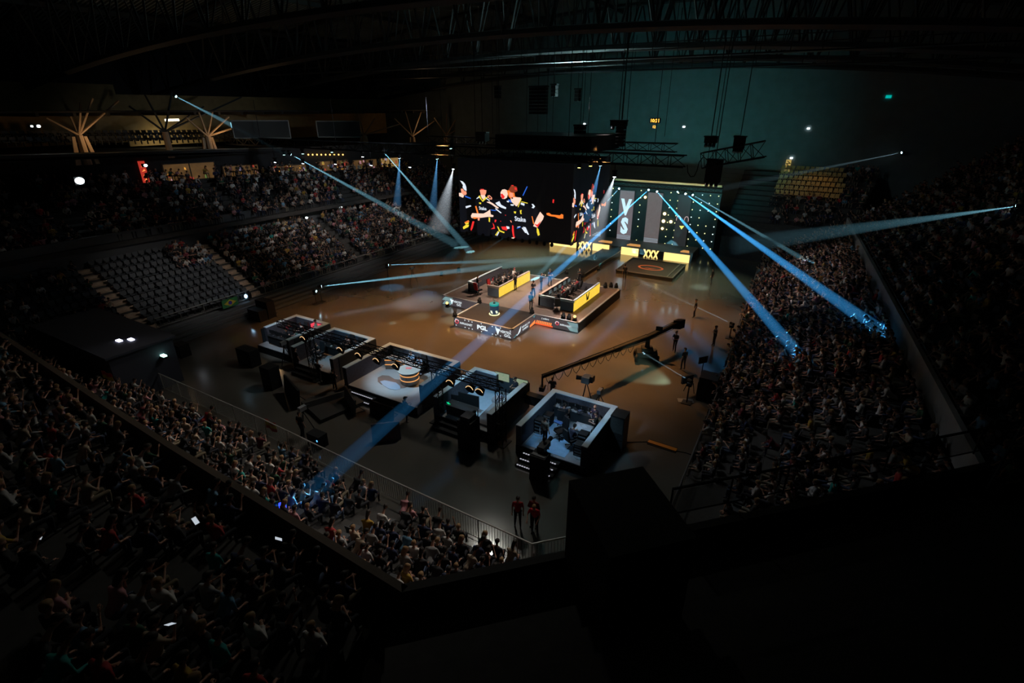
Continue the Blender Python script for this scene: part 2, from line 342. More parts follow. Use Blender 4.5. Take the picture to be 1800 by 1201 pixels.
def standing(hands='down', stride=0.0, face=(0,1,0), lean=0.0):
    ch = Vector((0, lean, 1.30)); J = dict(pelvis=(0,0,0.96), chest=ch, neck=ch + Vector((0,0.01+lean*.3,0.22)), head=ch + Vector((0,0.03+lean*.5,0.335)), face=face,
             knee_l=(-0.11,0.03+stride,0.52), knee_r=(0.11,0.02-stride*0.3,0.52), ankle_l=(-0.13,stride,0.10), ankle_r=(0.13,-stride,0.10))
    s = ch + Vector((0,0,0.09))
    H = {'down': ((-0.25,-0.02,-0.30), (-0.25,0.06,-0.55), (0.25,-0.02,-0.30), (0.25,0.06,-0.55)),
         'fold': ((-0.27,0.04,-0.24), (0.03,0.19,-0.20), (0.27,0.04,-0.24), (-0.03,0.21,-0.15)),
         'hold': ((-0.25,0.06,-0.26), (-0.12,0.30,-0.22), (0.25,0.06,-0.26), (0.12,0.30,-0.22)),
         'mic': ((-0.25,-0.02,-0.30), (-0.20,0.14,-0.50), (0.26,0.08,-0.24), (0.10,0.26,-0.02)),
         'up': ((-0.30,0.12,-0.06), (-0.16,0.34,0.10), (0.30,0.12,-0.06), (0.16,0.34,0.12)),
         'rail': ((-0.28,0.14,-0.20), (-0.22,0.40,-0.30), (0.28,0.14,-0.20), (0.22,0.40,-0.30))}[hands]
    for n, h in zip(('elbow_l','hand_l','elbow_r','hand_r'), H): J[n] = s + Vector(h)
    return J
SEAT = [('sitting with hands on knees', person_mesh('p1', seated(0.1, 'knees'))),
        ('sitting with folded arms', person_mesh('p2', seated(-0.1, 'cross'), hair=HAIRB, sleeves='long')),
        ('holding up a phone', person_mesh('p3', seated(0.2, 'phone'))),
        ('leaning far forward', person_mesh('p4', seated(0.95, 'knees'), sleeves='long', tuck=0) if False else person_mesh('p4', seated(0.95, 'knees'), sleeves='long')),
        ('sitting with chin on hand', person_mesh('p5', seated(0.5, 'chin'), hairlen=0.14, trousers=mat('blue_jeans', (0.07, 0.10, 0.17), 0.9))),
        ('clapping', person_mesh('p6', seated(0.15, 'clap'), cap=True, trousers=mat('khaki_trousers', (0.22, 0.18, 0.12), 0.9))),
        ('with both arms raised', person_mesh('p7', seated(0.0, 'raise'), skin=SKIN2)),
        ('turned aside', person_mesh('p8', seated(0.2, 'cross', face=(0.8,0.5,0)), hair=HAIRB, hairlen=0.16))]
STAND = {'down': person_mesh('s1', standing('down', 0.05), detail=0.02, ratio=.35), 'fold': person_mesh('s2', standing('fold'), detail=0.02, ratio=.35, sleeves='long'),
         'hold': person_mesh('s3', standing('hold', 0.08), cap=True, detail=0.02, ratio=.35), 'mic': person_mesh('s4', standing('mic'), bald=True, detail=0.02, ratio=.35, sleeves='long'),
         'up': person_mesh('s5', standing('up', 0.04), detail=0.02, ratio=.35, sleeves='long'), 'rail': person_mesh('s6', standing('rail', lean=0.12), hair=HAIRB, detail=0.022, ratio=.35)}
PLAYER = person_mesh('pl', seated(0.25, 'desk'), detail=0.02, ratio=.35)
COLS = [('black', (0.018,0.018,0.02), 30), ('charcoal', (0.05,0.05,0.055), 14), ('white', (0.62,0.60,0.57), 13), ('light grey', (0.32,0.32,0.32), 10),
        ('navy blue', (0.02,0.03,0.08), 9), ('beige', (0.42,0.33,0.24), 7), ('dark green', (0.03,0.09,0.05), 4), ('red', (0.40,0.03,0.03), 4),
        ('maroon', (0.14,0.02,0.03), 3), ('pink', (0.55,0.25,0.28), 3), ('sky blue', (0.14,0.30,0.45), 3), ('mustard', (0.45,0.28,0.04), 2), ('teal', (0.02,0.30,0.28), 2)]
CW = [c[2] for c in COLS]
def place(mesh, loc, rz, col, label, cat='person', group=None, sc=1.0):
    o = bpy.data.objects.new('person', mesh); C.objects.link(o); o.location = loc; o.rotation_euler = (0,0,rz); o.scale = (sc,sc,sc)
    o.color = (*col, 1); o['label'] = label; o['category'] = cat
    if group: o['group'] = group
    return o
def facing(a, b): return math.atan2(b[1]-a[1], b[0]-a[0]) - math.pi/2
#@@STRUCT
# ------------------------------------------------------------------ the arena: floor, walls, roof, stands
fm = bpy.data.materials.new('arena_floor'); fm.use_nodes = True; nt = fm.node_tree; b = nt.nodes['Principled BSDF']
tc = nt.nodes.new('ShaderNodeTexCoord'); n1 = nt.nodes.new('ShaderNodeTexNoise'); n1.inputs['Scale'].default_value = 0.25; n1.inputs['Detail'].default_value = 6
mx = nt.nodes.new('ShaderNodeMix'); mx.data_type = 'RGBA'; mx.inputs['A'].default_value = (0.085, 0.078, 0.068, 1); mx.inputs['B'].default_value = (0.15, 0.135, 0.115, 1)
mr = nt.nodes.new('ShaderNodeMapRange'); mr.inputs['To Min'].default_value = 0.07; mr.inputs['To Max'].default_value = 0.20; b.inputs['IOR'].default_value = 1.85
nt.links.new(tc.outputs['Object'], n1.inputs['Vector']); nt.links.new(n1.outputs['Fac'], mx.inputs['Factor']); nt.links.new(n1.outputs['Fac'], mr.inputs['Value'])
nt.links.new(mx.outputs['Result'], b.inputs['Base Color']); nt.links.new(mr.outputs['Result'], b.inputs['Roughness'])
struct('floor', MB().bx(-80, 34, -16, 90, -0.5, 0), fm)
DARKW = mat('arena_wall_dark', (0.03, 0.03, 0.032), 0.9, noise=0.3, scale=0.6)
struct('wall_left', MB().bx(-80, -79.5, -16, 90, 0, 34), DARKW)
struct('wall_right', MB().bx(33, 33.5, -16, 90, 0, 34), DARKW)
struct('wall_near', MB().bx(-80, 33.5, -16.5, -16, 0, 34), DARKW)
m = MB().bx(-80, 33.5, 84, 84.5, 0, 34)
for i in range(46): m.bx(-62, -6, 83.93, 84.0, 3.0 + i*0.6, 3.56 + i*0.6)       # proud boards with recessed joints
struct('wall_far', m, TEALW)
def rz_(x): return 24.5 + 6.5*(1 - ((x + 24)/54)**2)
m = MB()
xs = [-80 + i*2.05 for i in range(56)]
for a, c in zip(xs, xs[1:]): m.add([(a,-16,rz_(a)),(c,-16,rz_(c)),(c,90,rz_(c)),(a,90,rz_(a))], [(0,1,2,3)])
CEIL = mat('roof_deck', (0.20, 0.24, 0.235), 0.7)
for i in range(150):                                                          # deck ribs across the hall
    y = 16 + i*0.45
    for a, c in zip(xs[::3], xs[3::3]): m.add([(a,y,rz_(a)-.02),(c,y,rz_(c)-.02),(c,y,rz_(c)-.2),(a,y,rz_(a)-.2),(a,y+.15,rz_(a)-.2),(c,y+.15,rz_(c)-.2)], [(0,1,2,3),(3,2,5,4)])
struct('ceiling', m, CEIL)
TRS = mat('roof_truss_steel', (0.05, 0.055, 0.058), 0.6, 0.3)
NAMEY = {26: 'nearest the camera', 40: 'above the hanging screen', 54: 'in front of the end wall', 68: 'second from the end wall', 80: 'against the boarded end wall'}
for Y in (26, 40, 54, 68, 80):
    t = thing('roof_truss', 'arched dark steel roof truss spanning the hall, ' + NAMEY[Y], 'roof truss', (-24, Y, 20), group='arched roof trusses')
    lo = lambda x: 18.6 + 4.2*(1 - ((x + 24)/54)**2)
    hi = lambda x: rz_(x) - 0.6
    X = [-76 + i*4.0 for i in range(27)]
    c1 = MB(); c2 = MB()
    for a, c in zip(X, X[1:]): c1.tube((a,Y,lo(a)),(c,Y,lo(c)),0.34,n=6); c2.tube((a,Y,hi(a)),(c,Y,hi(c)),0.28,n=6)
    c1.build('bottom_chord', TRS, t); c2.build('top_chord', TRS, t)
    me = None
    for i, (a, c) in enumerate(zip(X, X[1:])):
        br = MB(); mdx = (a+c)/2
        br.tube((a,Y,lo(a)),(mdx,Y,hi(mdx)),0.11,n=4); br.tube((mdx,Y,hi(mdx)),(c,Y,lo(c)),0.11,n=4)
        br.tube((a,Y-0.2,lo(a)),(a+1,Y-2.6,hi(a+1)),0.07,n=4); br.tube((a,Y+0.2,lo(a)),(a+1,Y+2.6,hi(a+1)),0.07,n=4)
        br.build('brace', TRS, t)
for x in (-66, -54, -42, -30, -18, -6, 6, 18):
    o = MB().bx(x-.15, x+.15, 14, 84, rz_(x)-1.0, rz_(x)-0.55); struct('trim_1', o, TRS)
pm = MB()                                                                     # hanging maintenance walkway
for Y in (47, 61):
    pm.bx(-62, 14, Y-.5, Y+.5, 21.2, 21.3)
    for z in (21.8, 22.3): pm.tube((-62,Y-.5,z),(14,Y-.5,z),0.035,n=4)
    for i in range(39): pm.tube((-62+i*2,Y-.5,21.2),(-62+i*2,Y-.5,24.5),0.03,n=4)
tag(pm.build('maintenance_walkway', DRK), 'thin steel maintenance walkways with handrails hung below the roof deck', 'walkway')

STANDS = {}
def stand(key, A0, A1, zf, B0, B1, zb, n, material=CONC, low=None):
    A0, A1, B0, B1 = [Vector((*p, 0)) for p in (A0, A1, B0, B1)]; m = MB(); rows = []
    for i in range(n):
        t0, t1 = i/n, (i+1)/n; z = zf + (zb-zf)*i/max(1, n-1); zp = z - (zb-zf)/max(1, n-1) if i else (low if low is not None else z-0.4)
        a, c, d, e = A0.lerp(B0,t0), A1.lerp(B1,t0), A1.lerp(B1,t1), A0.lerp(B0,t1)
        m.add([(a.x,a.y,z),(c.x,c.y,z),(d.x,d.y,z),(e.x,e.y,z)], [(0,1,2,3)]); m.add([(a.x,a.y,zp),(c.x,c.y,zp),(c.x,c.y,z),(a.x,a.y,z)], [(0,1,2,3)])
        # seat-bench edge: a low plinth the seats bolt to
        rows.append((a.lerp(e, .62), c.lerp(d, .62), z))
    struct('seating_stand', m, material)
    nrm = ((A0+A1)/2 - (B0+B1)/2).normalized()
    STANDS[key] = (rows, nrm); return rows
stand('near_low', (-46,13.6), (-7.6,13.6), 0.30, (-46,4.2), (-5.5,4.2), 4.6, 12)
stand('near_up', (-48,8.6), (-7.6,6.3), 5.6, (-48,-10), (-3,-10), 14.2, 22, low=5.2)
stand('chamfer_up', (-7.2,6.2), (6.6,19.8), 5.6, (5,-8), (24,8), 14.5, 20, low=5.2)
stand('right_low', (-2.7,17), (-4.6,72), 0.5, (6.3,19), (3.2,69), 4.7, 14, low=0)
stand('right_up', (6.9,20), (3.6,70), 5.6, (24,24), (19,78), 15.0, 20, low=5.2)
stand('far_right', (-10,71), (3.2,69), 2.6, (-10,83), (6,83), 9.6, 14, low=0)
stand('left_low', (-44.2,2), (-44.2,72), 1.3, (-52.2,2), (-51.2,72), 5.0, 10, low=0)
stand('left_up', (-53,4), (-49.5,68), 6.9, (-70,6), (-50.5,64), 10.4, 10, low=6.5)
# bleacher steps below the left stand
m = MB()
for i in range(4): m.bx(-44.2, -42.7-i*0.35, 16, 72, 0.02+i*0.3, 0.26+i*0.3)
struct('bleacher_steps', m, mat('bleacher_grey', (0.10,0.105,0.11), 0.8))
# floor of the corner walkway and balcony edges
struct('corner_walkway', MB().prism([(-7.6,14.2,0.02),(-4.0,17.6,0.02),(-0.5,13.5,0.02),(-5.5,5,0.02)], (0,0,0.26)), mat('walkway_pale', (0.30,0.29,0.27), 0.85, noise=.3, scale=2))
def fascia(name, pts, z0, z1, th, m_):
    mb = MB()
    for (a, c) in zip(pts, pts[1:]):
        a3, c3 = Vector((*a,0)), Vector((*c,0)); d = (c3-a3).normalized(); nn = Vector((-d.y, d.x, 0))*th
        mb.prism([(a3.x,a3.y,z0),(c3.x,c3.y,z0),(c3.x+nn.x,c3.y+nn.y,z0),(a3.x+nn.x,a3.y+nn.y,z0)], (0,0,z1-z0))
    return struct(name, mb, m_)
BROWN = mat('parapet_brown', (0.10, 0.075, 0.055), 0.7, noise=0.25, scale=1.2)
fascia('parapet_near', [(-7.0,6.6),(-18.06,7.06),(-23.15,7.34),(-48,8.9)], 5.2, 6.5, -0.22, BROWN)
fascia('parapet_corner', [(6.9,20.4),(-7.0,6.6)], 5.2, 6.5, -0.25, mat('parapet_dark', (0.05,0.048,0.045), 0.8))
fascia('parapet_right', [(3.3,70),(6.9,20.4)], 5.0, 6.3, -0.22, FASC)
struct('soffit', MB().prism([(-48,8.9,5.1),(-7,6.6,5.1),(6.9,20.4,5.1),(3.3,70,5.1),(24,78,5.1),(24,-10,5.1),(-48,-10,5.1)], (0,0,0.12)), CONC)
fascia('wall_band_left', [(-52.75,2),(-51.6,72)], 4.6, 7.6, 0.3, mat('band_wall_grey', (0.10,0.105,0.11), 0.85, noise=.2, scale=.7))
# wall with the lounge windows behind the second left tier
WL0, WL1 = Vector((-71, 4, 0)), Vector((-49.8, 64, 0))
WD = (WL1-WL0).normalized(); WN = Vector((WD.y, -WD.x, 0))
def wlp(px, py, off=0.0):                      # where the sight line meets that wall
    d = ray(px, py); o = Vector((0,0,CAMH)); q = WL0 + WN*off; t = (q-o).dot(WN)/d.dot(WN); return o + d*t
fascia('wall_1', [(WL0.x,WL0.y),(WL1.x,WL1.y)], 9.8, 13.2, 0.3, DARKW)
LOUNGE = led_noise('lounge_light', (0.40,0.20,0.06), (0.02,0.015,0.01), 0.36, 1.1)
FRM = mat('window_frame_dark', (0.04,0.035,0.03), 0.6)
cols = [em('lounge_pink', (0.75,0.35,0.42), .55), em('lounge_amber', (0.95,0.42,0.06), .8), em('lounge_green', (0.2,0.35,0.08), .5), em('lounge_red', (0.6,0.06,0.04), .6), em('lounge_violet', (0.45,0.4,0.7), .6)]
for k, (x0, x1, y0, y1, nb) in enumerate([(288,380,286,328,30), (392,455,290,318,14), (478,538,290,308,26), (558,612,282,300,22), (620,662,280,297,12), (668,700,277,296,8)]):
    a, c = wlp(x0, (y0+y1)/2, 0.05), wlp(x1, (y0+y1)/2, 0.05); zt = wlp((x0+x1)/2, y0).z; zb = wlp((x0+x1)/2, y1).z
    t = MB().prism([(a.x,a.y,zb),(c.x,c.y,zb),(c.x,c.y,zt),(a.x,a.y,zt)], WN*0.05).build('window_%d' % (k+1), LOUNGE if k not in (5,) else em('lounge_wall_ochre', (0.5,0.3,0.1), .5)); t['kind'] = 'structure'
    f = MB()
    for zz in (zb, zt): f.prism([(a.x,a.y,zz-.06),(c.x,c.y,zz-.06),(c.x,c.y,zz+.06),(a.x,a.y,zz+.06)], WN*0.14)
    for q in (a, a.lerp(c,.5), c):
        f.prism([(q.x,q.y,zb),(q.x+WD.x*.1,q.y+WD.y*.1,zb),(q.x+WD.x*.1,q.y+WD.y*.1,zt),(q.x,q.y,zt)], WN*0.14)
    f.build('window_frame', FRM, t)
    g = MB()                                   # lit guests and lamps seen through the pane
    for i in range(nb):
        u = random.random(); q = a.lerp(c, u) + WN*0.07; hz = zb + (zt-zb)*random.random()**1.7*0.85; s = random.uniform(.08,.3); mm = random.randrange(5)
        g.prism([(q.x,q.y,hz),(q.x+WD.x*s,q.y+WD.y*s,hz-.05),(q.x+WD.x*s*.8,q.y+WD.y*s*.8,hz+s),(q.x+WD.x*s*.2,q.y+WD.y*s*.2,hz+s*1.3)], WN*0.03, mm)
    g.build('lit_guests', cols, t)
# row of bulbs above the lounge
for i in range(9):
    q = wlp(612 + i*7.6 - 70, 272, 0.3)
    tag(MB().ell(q, (.09,.09,.09), 8, 5).build('bulb', AMB), f'small amber bulb above the lounge windows, {["first","second","third","fourth","fifth","sixth","seventh","eighth","last"][i]} from the left', 'lamp', 'string of amber bulbs')
# lit red poster
a, c = wlp(250,315,.1), wlp(262,315,.1)
t = MB().prism([(a.x,a.y,8.6),(c.x,c.y,8.6),(c.x,c.y,12.2),(a.x,a.y,12.2)], WN*0.1).build('poster', em('poster_red', (0.7,0.05,0.03), .6))
t.location = wlp(256,315,.1) - Vector((a.x,a.y,0)).lerp(Vector((c.x,c.y,0)),.5); t.location.z = wlp(256,315,.1).z - 10.4
tag(t, 'tall narrow red lit banner left of the lounge windows', 'banner')
pp = MB()
for i in range(7): z = 8.9 + i*.45; pp.prism([(a.x+WD.x*.15,a.y+WD.y*.15,z),(c.x-WD.x*.1,c.y-WD.y*.1,z+.1),(c.x-WD.x*.2,c.y-WD.y*.2,z+.28)], WN*0.13)
pp.build('poster_print', ORE, t)
# doors in the band wall
for k, (x, yt, yb, wpx) in enumerate([(506,388,424,10), (739,347,368,5), (640,366,372,14)]):
    X = -51.9; a = PX(x-wpx/2, yb, X); c = PX(x+wpx/2, yb, X); zt = PX(x, yt, X).z
    t = MB().bx(X-.1, X+.42, a.y, c.y, a.z, zt).build('door_%d' % (k+1), em('doorway_light', (0.55,0.36,0.11), 0.75)); t['kind'] = 'structure'
    MB().bx(X-.1, X+.5, a.y-.12, a.y, a.z, zt+.1).bx(X-.1, X+.5, c.y, c.y+.12, a.z, zt+.1).bx(X-.1, X+.5, a.y, c.y, zt, zt+.12).build('door_frame', FRM, t)
# upper gallery slab, its ochre back wall, slanted columns
gp = [PX(-60,275,-58), PX(0,273,-58), PX(400,262,-58), PX(600,258,-56), PX(800,256,-53)]
m = MB()
for a, c in zip(gp, gp[1:]):
    m.prism([(a.x,a.y,a.z-.55),(c.x,c.y,c.z-.55),(c.x,c.y,c.z-.06),(a.x,a.y,a.z-.06)], (-0.3,0,0)); m.prism([(a.x,a.y,a.z-.5),(c.x,c.y,c.z-.5),(c.x-20,c.y,c.z-.5),(a.x-20,a.y,a.z-.5)], (0,0,.2))
struct('gallery_slab', m, DARKW)
m = MB()
for a, c in zip(gp, gp[1:]): m.tube(a, c, 0.05, n=5)
tag(m.build('gallery_handrail', STEEL), 'thin pale handrail along the edge of the upper left gallery', 'railing')
GW = MB().bx(-72.3, -72, 4, 34, 13.9, 20).bx(-72.3,-72,34,78,13.4,19); struct('wall_2', GW, GOLDW)
m = MB().bx(-76, -60.6, 4, 78, 17.15, 17.3)
for i in range(26): m.bx(-76,-60.6,5+i*2.8,5.25+i*2.8,16.85,17.15)
struct('gallery_ceiling', m, DARKW)
for (px, pw) in ((110,3.2),(330,2.4),(690,3)):
    pp_ = PX(px, 225, -67); l = bpy.data.lights.new('gallery_lamp', 'POINT'); l.energy = 75; l.color = (1,.62,.3); l.shadow_soft_size = .2
    o = bpy.data.objects.new('gallery_lamp', l); C.objects.link(o); o.location = (-59.3, pp_.y, 15.0)
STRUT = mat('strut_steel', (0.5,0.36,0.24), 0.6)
for k, (px, py, arms) in enumerate([(139,238,[(93,214),(120,196),(141,192),(158,186),(195,189)]), (290,232,[(240,196),(262,180),(300,175),(345,196),(400,182)]), (365,240,[(335,214),(352,205),(372,204),(395,212),(420,222)]),
                                    (640,238,[(618,216),(632,208),(655,214),(690,222)]), (725,240,[(700,215),(715,205),(737,206),(756,218)]), (785,238,[(768,214),(785,208),(800,212),(815,222)])]):
    X = -61.0 if k != 2 else -60.5; base = PX(px, py, X)
    t = thing('branching_column', ['leftmost amber-lit column with steel arms spreading to the roof', 'dark column with spreading arms right of the leftmost lit column', 'column with spreading arms beside the left framed board', 'column with slanting arms right of the right framed board', 'amber-lit column with spreading arms over the gallery seats', 'branching column nearest the end wall'][k], 'column', (base.x, base.y, base.z), group='branching columns of the upper gallery')
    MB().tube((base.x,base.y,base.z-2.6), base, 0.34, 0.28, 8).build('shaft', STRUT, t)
    for (ax, ay) in arms:
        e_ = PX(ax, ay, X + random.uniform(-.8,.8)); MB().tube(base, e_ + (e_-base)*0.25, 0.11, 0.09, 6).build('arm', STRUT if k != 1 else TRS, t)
    if k != 1:
        MB().prism([(base.x,base.y-1.0,base.z-2.6),(base.x,base.y-.55,base.z-2.6),(base.x,base.y-.35,base.z-.1),(base.x,base.y-.6,base.z-.1)], (-.2,0,0)).build('flank_panel', STRUT, t)
        MB().prism([(base.x,base.y+1.0,base.z-2.6),(base.x,base.y+.65,base.z-2.6),(base.x,base.y+.35,base.z-.1),(base.x,base.y+.6,base.z-.1)], (-.2,0,0)).build('flank_panel', STRUT, t)
# two framed boards hanging on the gallery edge
BRD = mat('board_face', (0.03,0.034,0.035), 0.5); FR2 = mat('board_frame', (0.30,0.30,0.28), 0.6)
for k, (x0,x1,y0,y1) in enumerate([(412,511,212,243),(559,634,213,241)]):
    X = -57; a, c = PX(x0,y1,X), PX(x1,y1,X); h0, h1 = PX(x0,y0,X).z, PX(x1,y0,X).z
    t = thing('framed_board', 'wide dark framed board on the gallery, ' + ['left one of the two', 'right one of the two'][k], 'board', tuple(a))
    MB().prism([(X,a.y,a.z),(X,c.y,c.z),(X,c.y,h1),(X,a.y,h0)], (-.15,0,0)).build('face', BRD, t)
    f = MB(); P4 = [(X+.05,a.y,a.z),(X+.05,c.y,c.z),(X+.05,c.y,h1),(X+.05,a.y,h0)]
    for q, r in zip(P4, P4[1:]+P4[:1]): f.tube(q, r, 0.07, n=4)
    f.build('frame', FR2, t)
# near-left entrance block (dark blue box with two lamps)
m = MB().bx(-46.5,-36.2,12.4,16.3,0,3.3).bx(-46.7,-36.0,12.2,16.5,3.3,3.45)
struct('entrance_block', m, mat('entrance_blue', (0.045,0.05,0.07), 0.7))
for k, (x, y, mm) in enumerate([(209,598,em('lamp_violet_white',(.75,.75,1),5)), (230,596,em('lamp_violet_white',(.75,.75,1),5)), (287,624,em('lamp_mint',(.5,1,.85),3))]):
    q = P(x, y, 3.52) if k < 2 else PX(x, y, -36.0)
    t = thing('block_lamp', ['left white lamp on the entrance block roof', 'right white lamp on the entrance block roof', 'mint exit light at the entrance block corner'][k], 'lamp', tuple(q))
    MB().bx(q.x-.22,q.x+.22,q.y-.12,q.y+.12,q.z-.12,q.z+.0).build('lens', mm, t); MB().bx(q.x-.26,q.x+.26,q.y-.16,q.y+.16,q.z-.2,q.z-.1).build('housing', BLK, t)
# near rail: one post and one bay per 2 m, thin bars joined
RAILM = mat('rail_pale', (0.50,0.50,0.47), 0.5, 0.3)
def railing(label, pts, z0, z1, bar=0.14, r=0.028, group=None, glass=None, rm=RAILM):
    t = thing('railing', label, 'railing', (pts[0][0], pts[0][1], z0), group=group); tr = MB(); pb = MB()
    for a, c in zip(pts, pts[1:]):
        a3, c3 = Vector((*a, 0)), Vector((*c, 0)); L = (c3-a3).length; tr.tube((a3.x,a3.y,z1),(c3.x,c3.y,z1), r*1.5, n=6); pb.tube((a3.x,a3.y,z0+.1),(c3.x,c3.y,z0+.1), r*.8, n=4)
        for i in range(int(L/2)+1): q = a3.lerp(c3, min(1, i*2/L)); MB().tube((q.x,q.y,z0),(q.x,q.y,z1), r, n=5).build('post', rm, t)
        if bar:
            for i in range(int(L/bar)): q = a3.lerp(c3, i*bar/L); pb.tube((q.x,q.y,z0+.1),(q.x,q.y,z1), 0.009, n=3, caps=False)
    tr.build('top_rail', rm, t)
    o = pb.build('balusters', rm, t); o['kind'] = 'stuff'
    if glass:
        for a, c in zip(pts, pts[1:]): MB().prism([(a[0],a[1],z0+.05),(c[0],c[1],z0+.05),(c[0],c[1],z1-.08),(a[0],a[1],z1-.08)], (0.012,0.012,0)).build('glass_pane', glass, t)
railing('long pale metal railing between the near stand and the arena floor', [(-40,14.9),(-25,14.75),(-16,14.4),(-7.3,14.25),(-4.2,17.35)], 0.02, 1.2)
railing('dark railing between the arena floor and the right stand', [(-2.9,17.4),(-3.1,33),(-3.9,51),(-4.5,64)], 0.4, 1.25, bar=0.25, rm=mat('rail_grey',(0.12,0.12,0.12),.6,.3))
railing('grey railing in front of the lower left stand', [(-44.1,19),(-44.0,47),(-44.1,66)], 1.3, 2.15, bar=0.3, rm=mat('rail_grey2',(0.20,0.20,0.19),.6,.3))
GL = mat('balustrade_glass', (0.03,0.05,0.04), 0.1, alpha=0.25)
q0, q1, q2 = P(1183,860,7.5), P(1480,803,7.5), P(1795,741,7.5)
railing('dark glass balustrade on the corner balcony edge', [(q0.x,q0.y),(q1.x,q1.y),(q2.x,q2.y)], 6.45, 7.5, bar=0, r=0.03, glass=GL, rm=BLK)
tag(MB().path([(6.2,22.5,7.2),(4.6,45,7.2),(3.4,66,7.2)], 0.025).build('guard_rail', DRK), 'thin guard rail on top of the right balcony parapet', 'railing')
tag(MB().path([P(1735,860,9.5), P(1800,742,9.5)], 0.03).build('stair_handrail', DRK), 'slanting stair handrail in the dark at the right picture edge', 'railing')
tag(MB().path([P(1265,996,8.2), P(1415,964,8.2)], 0.02).build('seat_rail', DRK), 'faint low rail in the dark below the glass balustrade', 'railing')
# black covered camera position on the balcony corner
a, bq, c = P(1000,845,9), P(1130,820,9), P(1225,945,9); d = a + (c-bq)
t = thing('camera_platform', 'tall black draped platform box rising in the foreground', 'platform', (a.x,a.y,4))
MB().prism([(q.x,q.y,4.0) for q in (a,d,c,bq)], (0,0,4.95)).build('drape', mat('black_drape',(0.014,0.013,0.012),0.95,noise=.3,scale=1.5), t)
MB().prism([(q.x,q.y,8.95) for q in (a,d,c,bq)], (0,0,0.05)).build('top_board', mat('board_black',(0.02,0.02,0.018),0.9), t)

# ------------------------------------------------------------------ centre stage
X0,X1,XW0,XW1,YF,YW,YB,SZ = -25.62,-19.65,-29.9,-15.5,34.0,38.0,48.5,0.9
t = thing('centre_stage', 'large black stepped stage with lettered LED sides in the middle of the floor', 'stage', ((X0+X1)/2, YF, 0)); STG = t
MB().bx(XW0+.1,XW1-.1,YW+.1,YB,0,SZ-.02).build('deck', STAGEFL, t)
MB().bx(X0+.1,X1-.1,YF+.1,YW+.3,0,SZ-.015).build('front_deck', BLKFL, t)
rim = MB()
for (a_, b_, c_, d_) in ((X0,X1,YF,YF+.16),(X0,X0+.16,YF,YW),(X1-.16,X1,YF,YW),(XW0,X0+.16,YW,YW+.16),(X1-.16,XW1,YW,YW+.16),(XW0,XW0+.16,YW,YB),(XW1-.16,XW1,YW,YB),(XW0,XW1,YB-.16,YB)):
    rim.bx(a_,b_,c_,d_,SZ-.03,SZ+.04)
rim.build('edge_rim', mat('stage_rim', (0.32,0.33,0.34), 0.5), t)
def panel_run(p0, p1, nrm, n):
    p0, p1, nrm = Vector(p0), Vector(p1), Vector(nrm)
    for i in range(n):
        a_, c_ = p0.lerp(p1, i/n + .002), p0.lerp(p1, (i+1)/n - .002)
        MB().prism([(a_.x,a_.y,.03),(c_.x,c_.y,.03),(c_.x,c_.y,SZ-.04),(a_.x,a_.y,SZ-.04)], nrm*0.06).build('led_panel', LEDBLK, t)
panel_run((X0,YF+.06,0),(X1,YF+.06,0),(0,-1,0),6); panel_run((X1-.06,YF,0),(X1-.06,YW,0),(1,0,0),4); panel_run((X1,YW+.06,0),(XW1,YW+.06,0),(0,-1,0),4)
panel_run((XW0,YW+.06,0),(X0,YW+.06,0),(0,-1,0),4)
MB().bx(XW1-.06,XW1,YW,YB,0,SZ-.04).bx(X0,X0+.06,YF,YW,0,SZ-.04).bx(XW0,XW0+.06,YW,YB,0,SZ-.04).bx(XW0,XW1,YB,YB+.05,0,SZ-.04).build('side_skirt', BLK, t)
MARK = []
def slice_mb(mb, a, b):
    fv = mb.f[a:b]; o = MB()
    if not fv: return o
    ids = sorted({i for f in fv for i in f}); mp_ = {k: n for n, k in enumerate(ids)}
    o.v = [mb.v[i] for i in ids]; o.f = [tuple(mp_[i] for i in f) for f in fv]; o.m = mb.m[a:b]; return o
LOG = MB(); y = YF-.012
def ring(mb, c, r, w_, xd, m=0, n=18, a0=0, a1=360):
    xd = Vector(xd); c = Vector(c); z = Vector((0,0,1))
    for i in range(n):
        u, v = R(a0+(a1-a0)*i/n), R(a0+(a1-a0)*(i+1)/n)
        mb.add([c+xd*r*math.cos(u)+z*r*math.sin(u), c+xd*r*math.cos(v)+z*r*math.sin(v), c+xd*(r-w_)*math.cos(v)+z*(r-w_)*math.sin(v), c+xd*(r-w_)*math.cos(u)+z*(r-w_)*math.sin(u)], [(0,1,2,3)], m)
def vlogo(mb, c, xd, s=1.0):           # white down-pointing triangle beside two short words
    c, xd, z = Vector(c), Vector(xd), Vector((0,0,1))
    mb.poly([c+xd*-.42*s+z*.28*s, c+xd*-.2*s+z*-.3*s, c+xd*.02*s+z*.22*s])
    text(mb, 'VERTEX', c+xd*.5*s+z*.08*s, xd, z, .2*s, 0, 1.0); text(mb, 'GG', c+xd*.62*s-z*.18*s, xd, z, .22*s, 0, 1.2)
def cirlogo(mb, c, xd, s=1.0):
    c = Vector(c); xd = Vector(xd); z = Vector((0,0,1)); ring(mb, c-xd*.7*s, .19*s, .07*s, xd, 1); ring(mb, c-xd*.7*s, .24*s, .05*s, xd, 0, 12, 20, 200); text(mb, 'INFRAGNET', c+xd*.28*s-z*.04*s, xd, z, .19*s, 0, .95)
MARK.append(len(LOG.f))
cirlogo(LOG, (X0+1.05,y,.5), (1,0,0), 1.0); MARK.append(len(LOG.f)); text(LOG, 'PGL', (X0+3.0,y,.46), (1,0,0), (0,0,1), .42, 0, 1.15, bold=.05); MARK.append(len(LOG.f)); vlogo(LOG, (X0+4.75,y,.45), (1,0,0), 1.1)
MARK.append(len(LOG.f))
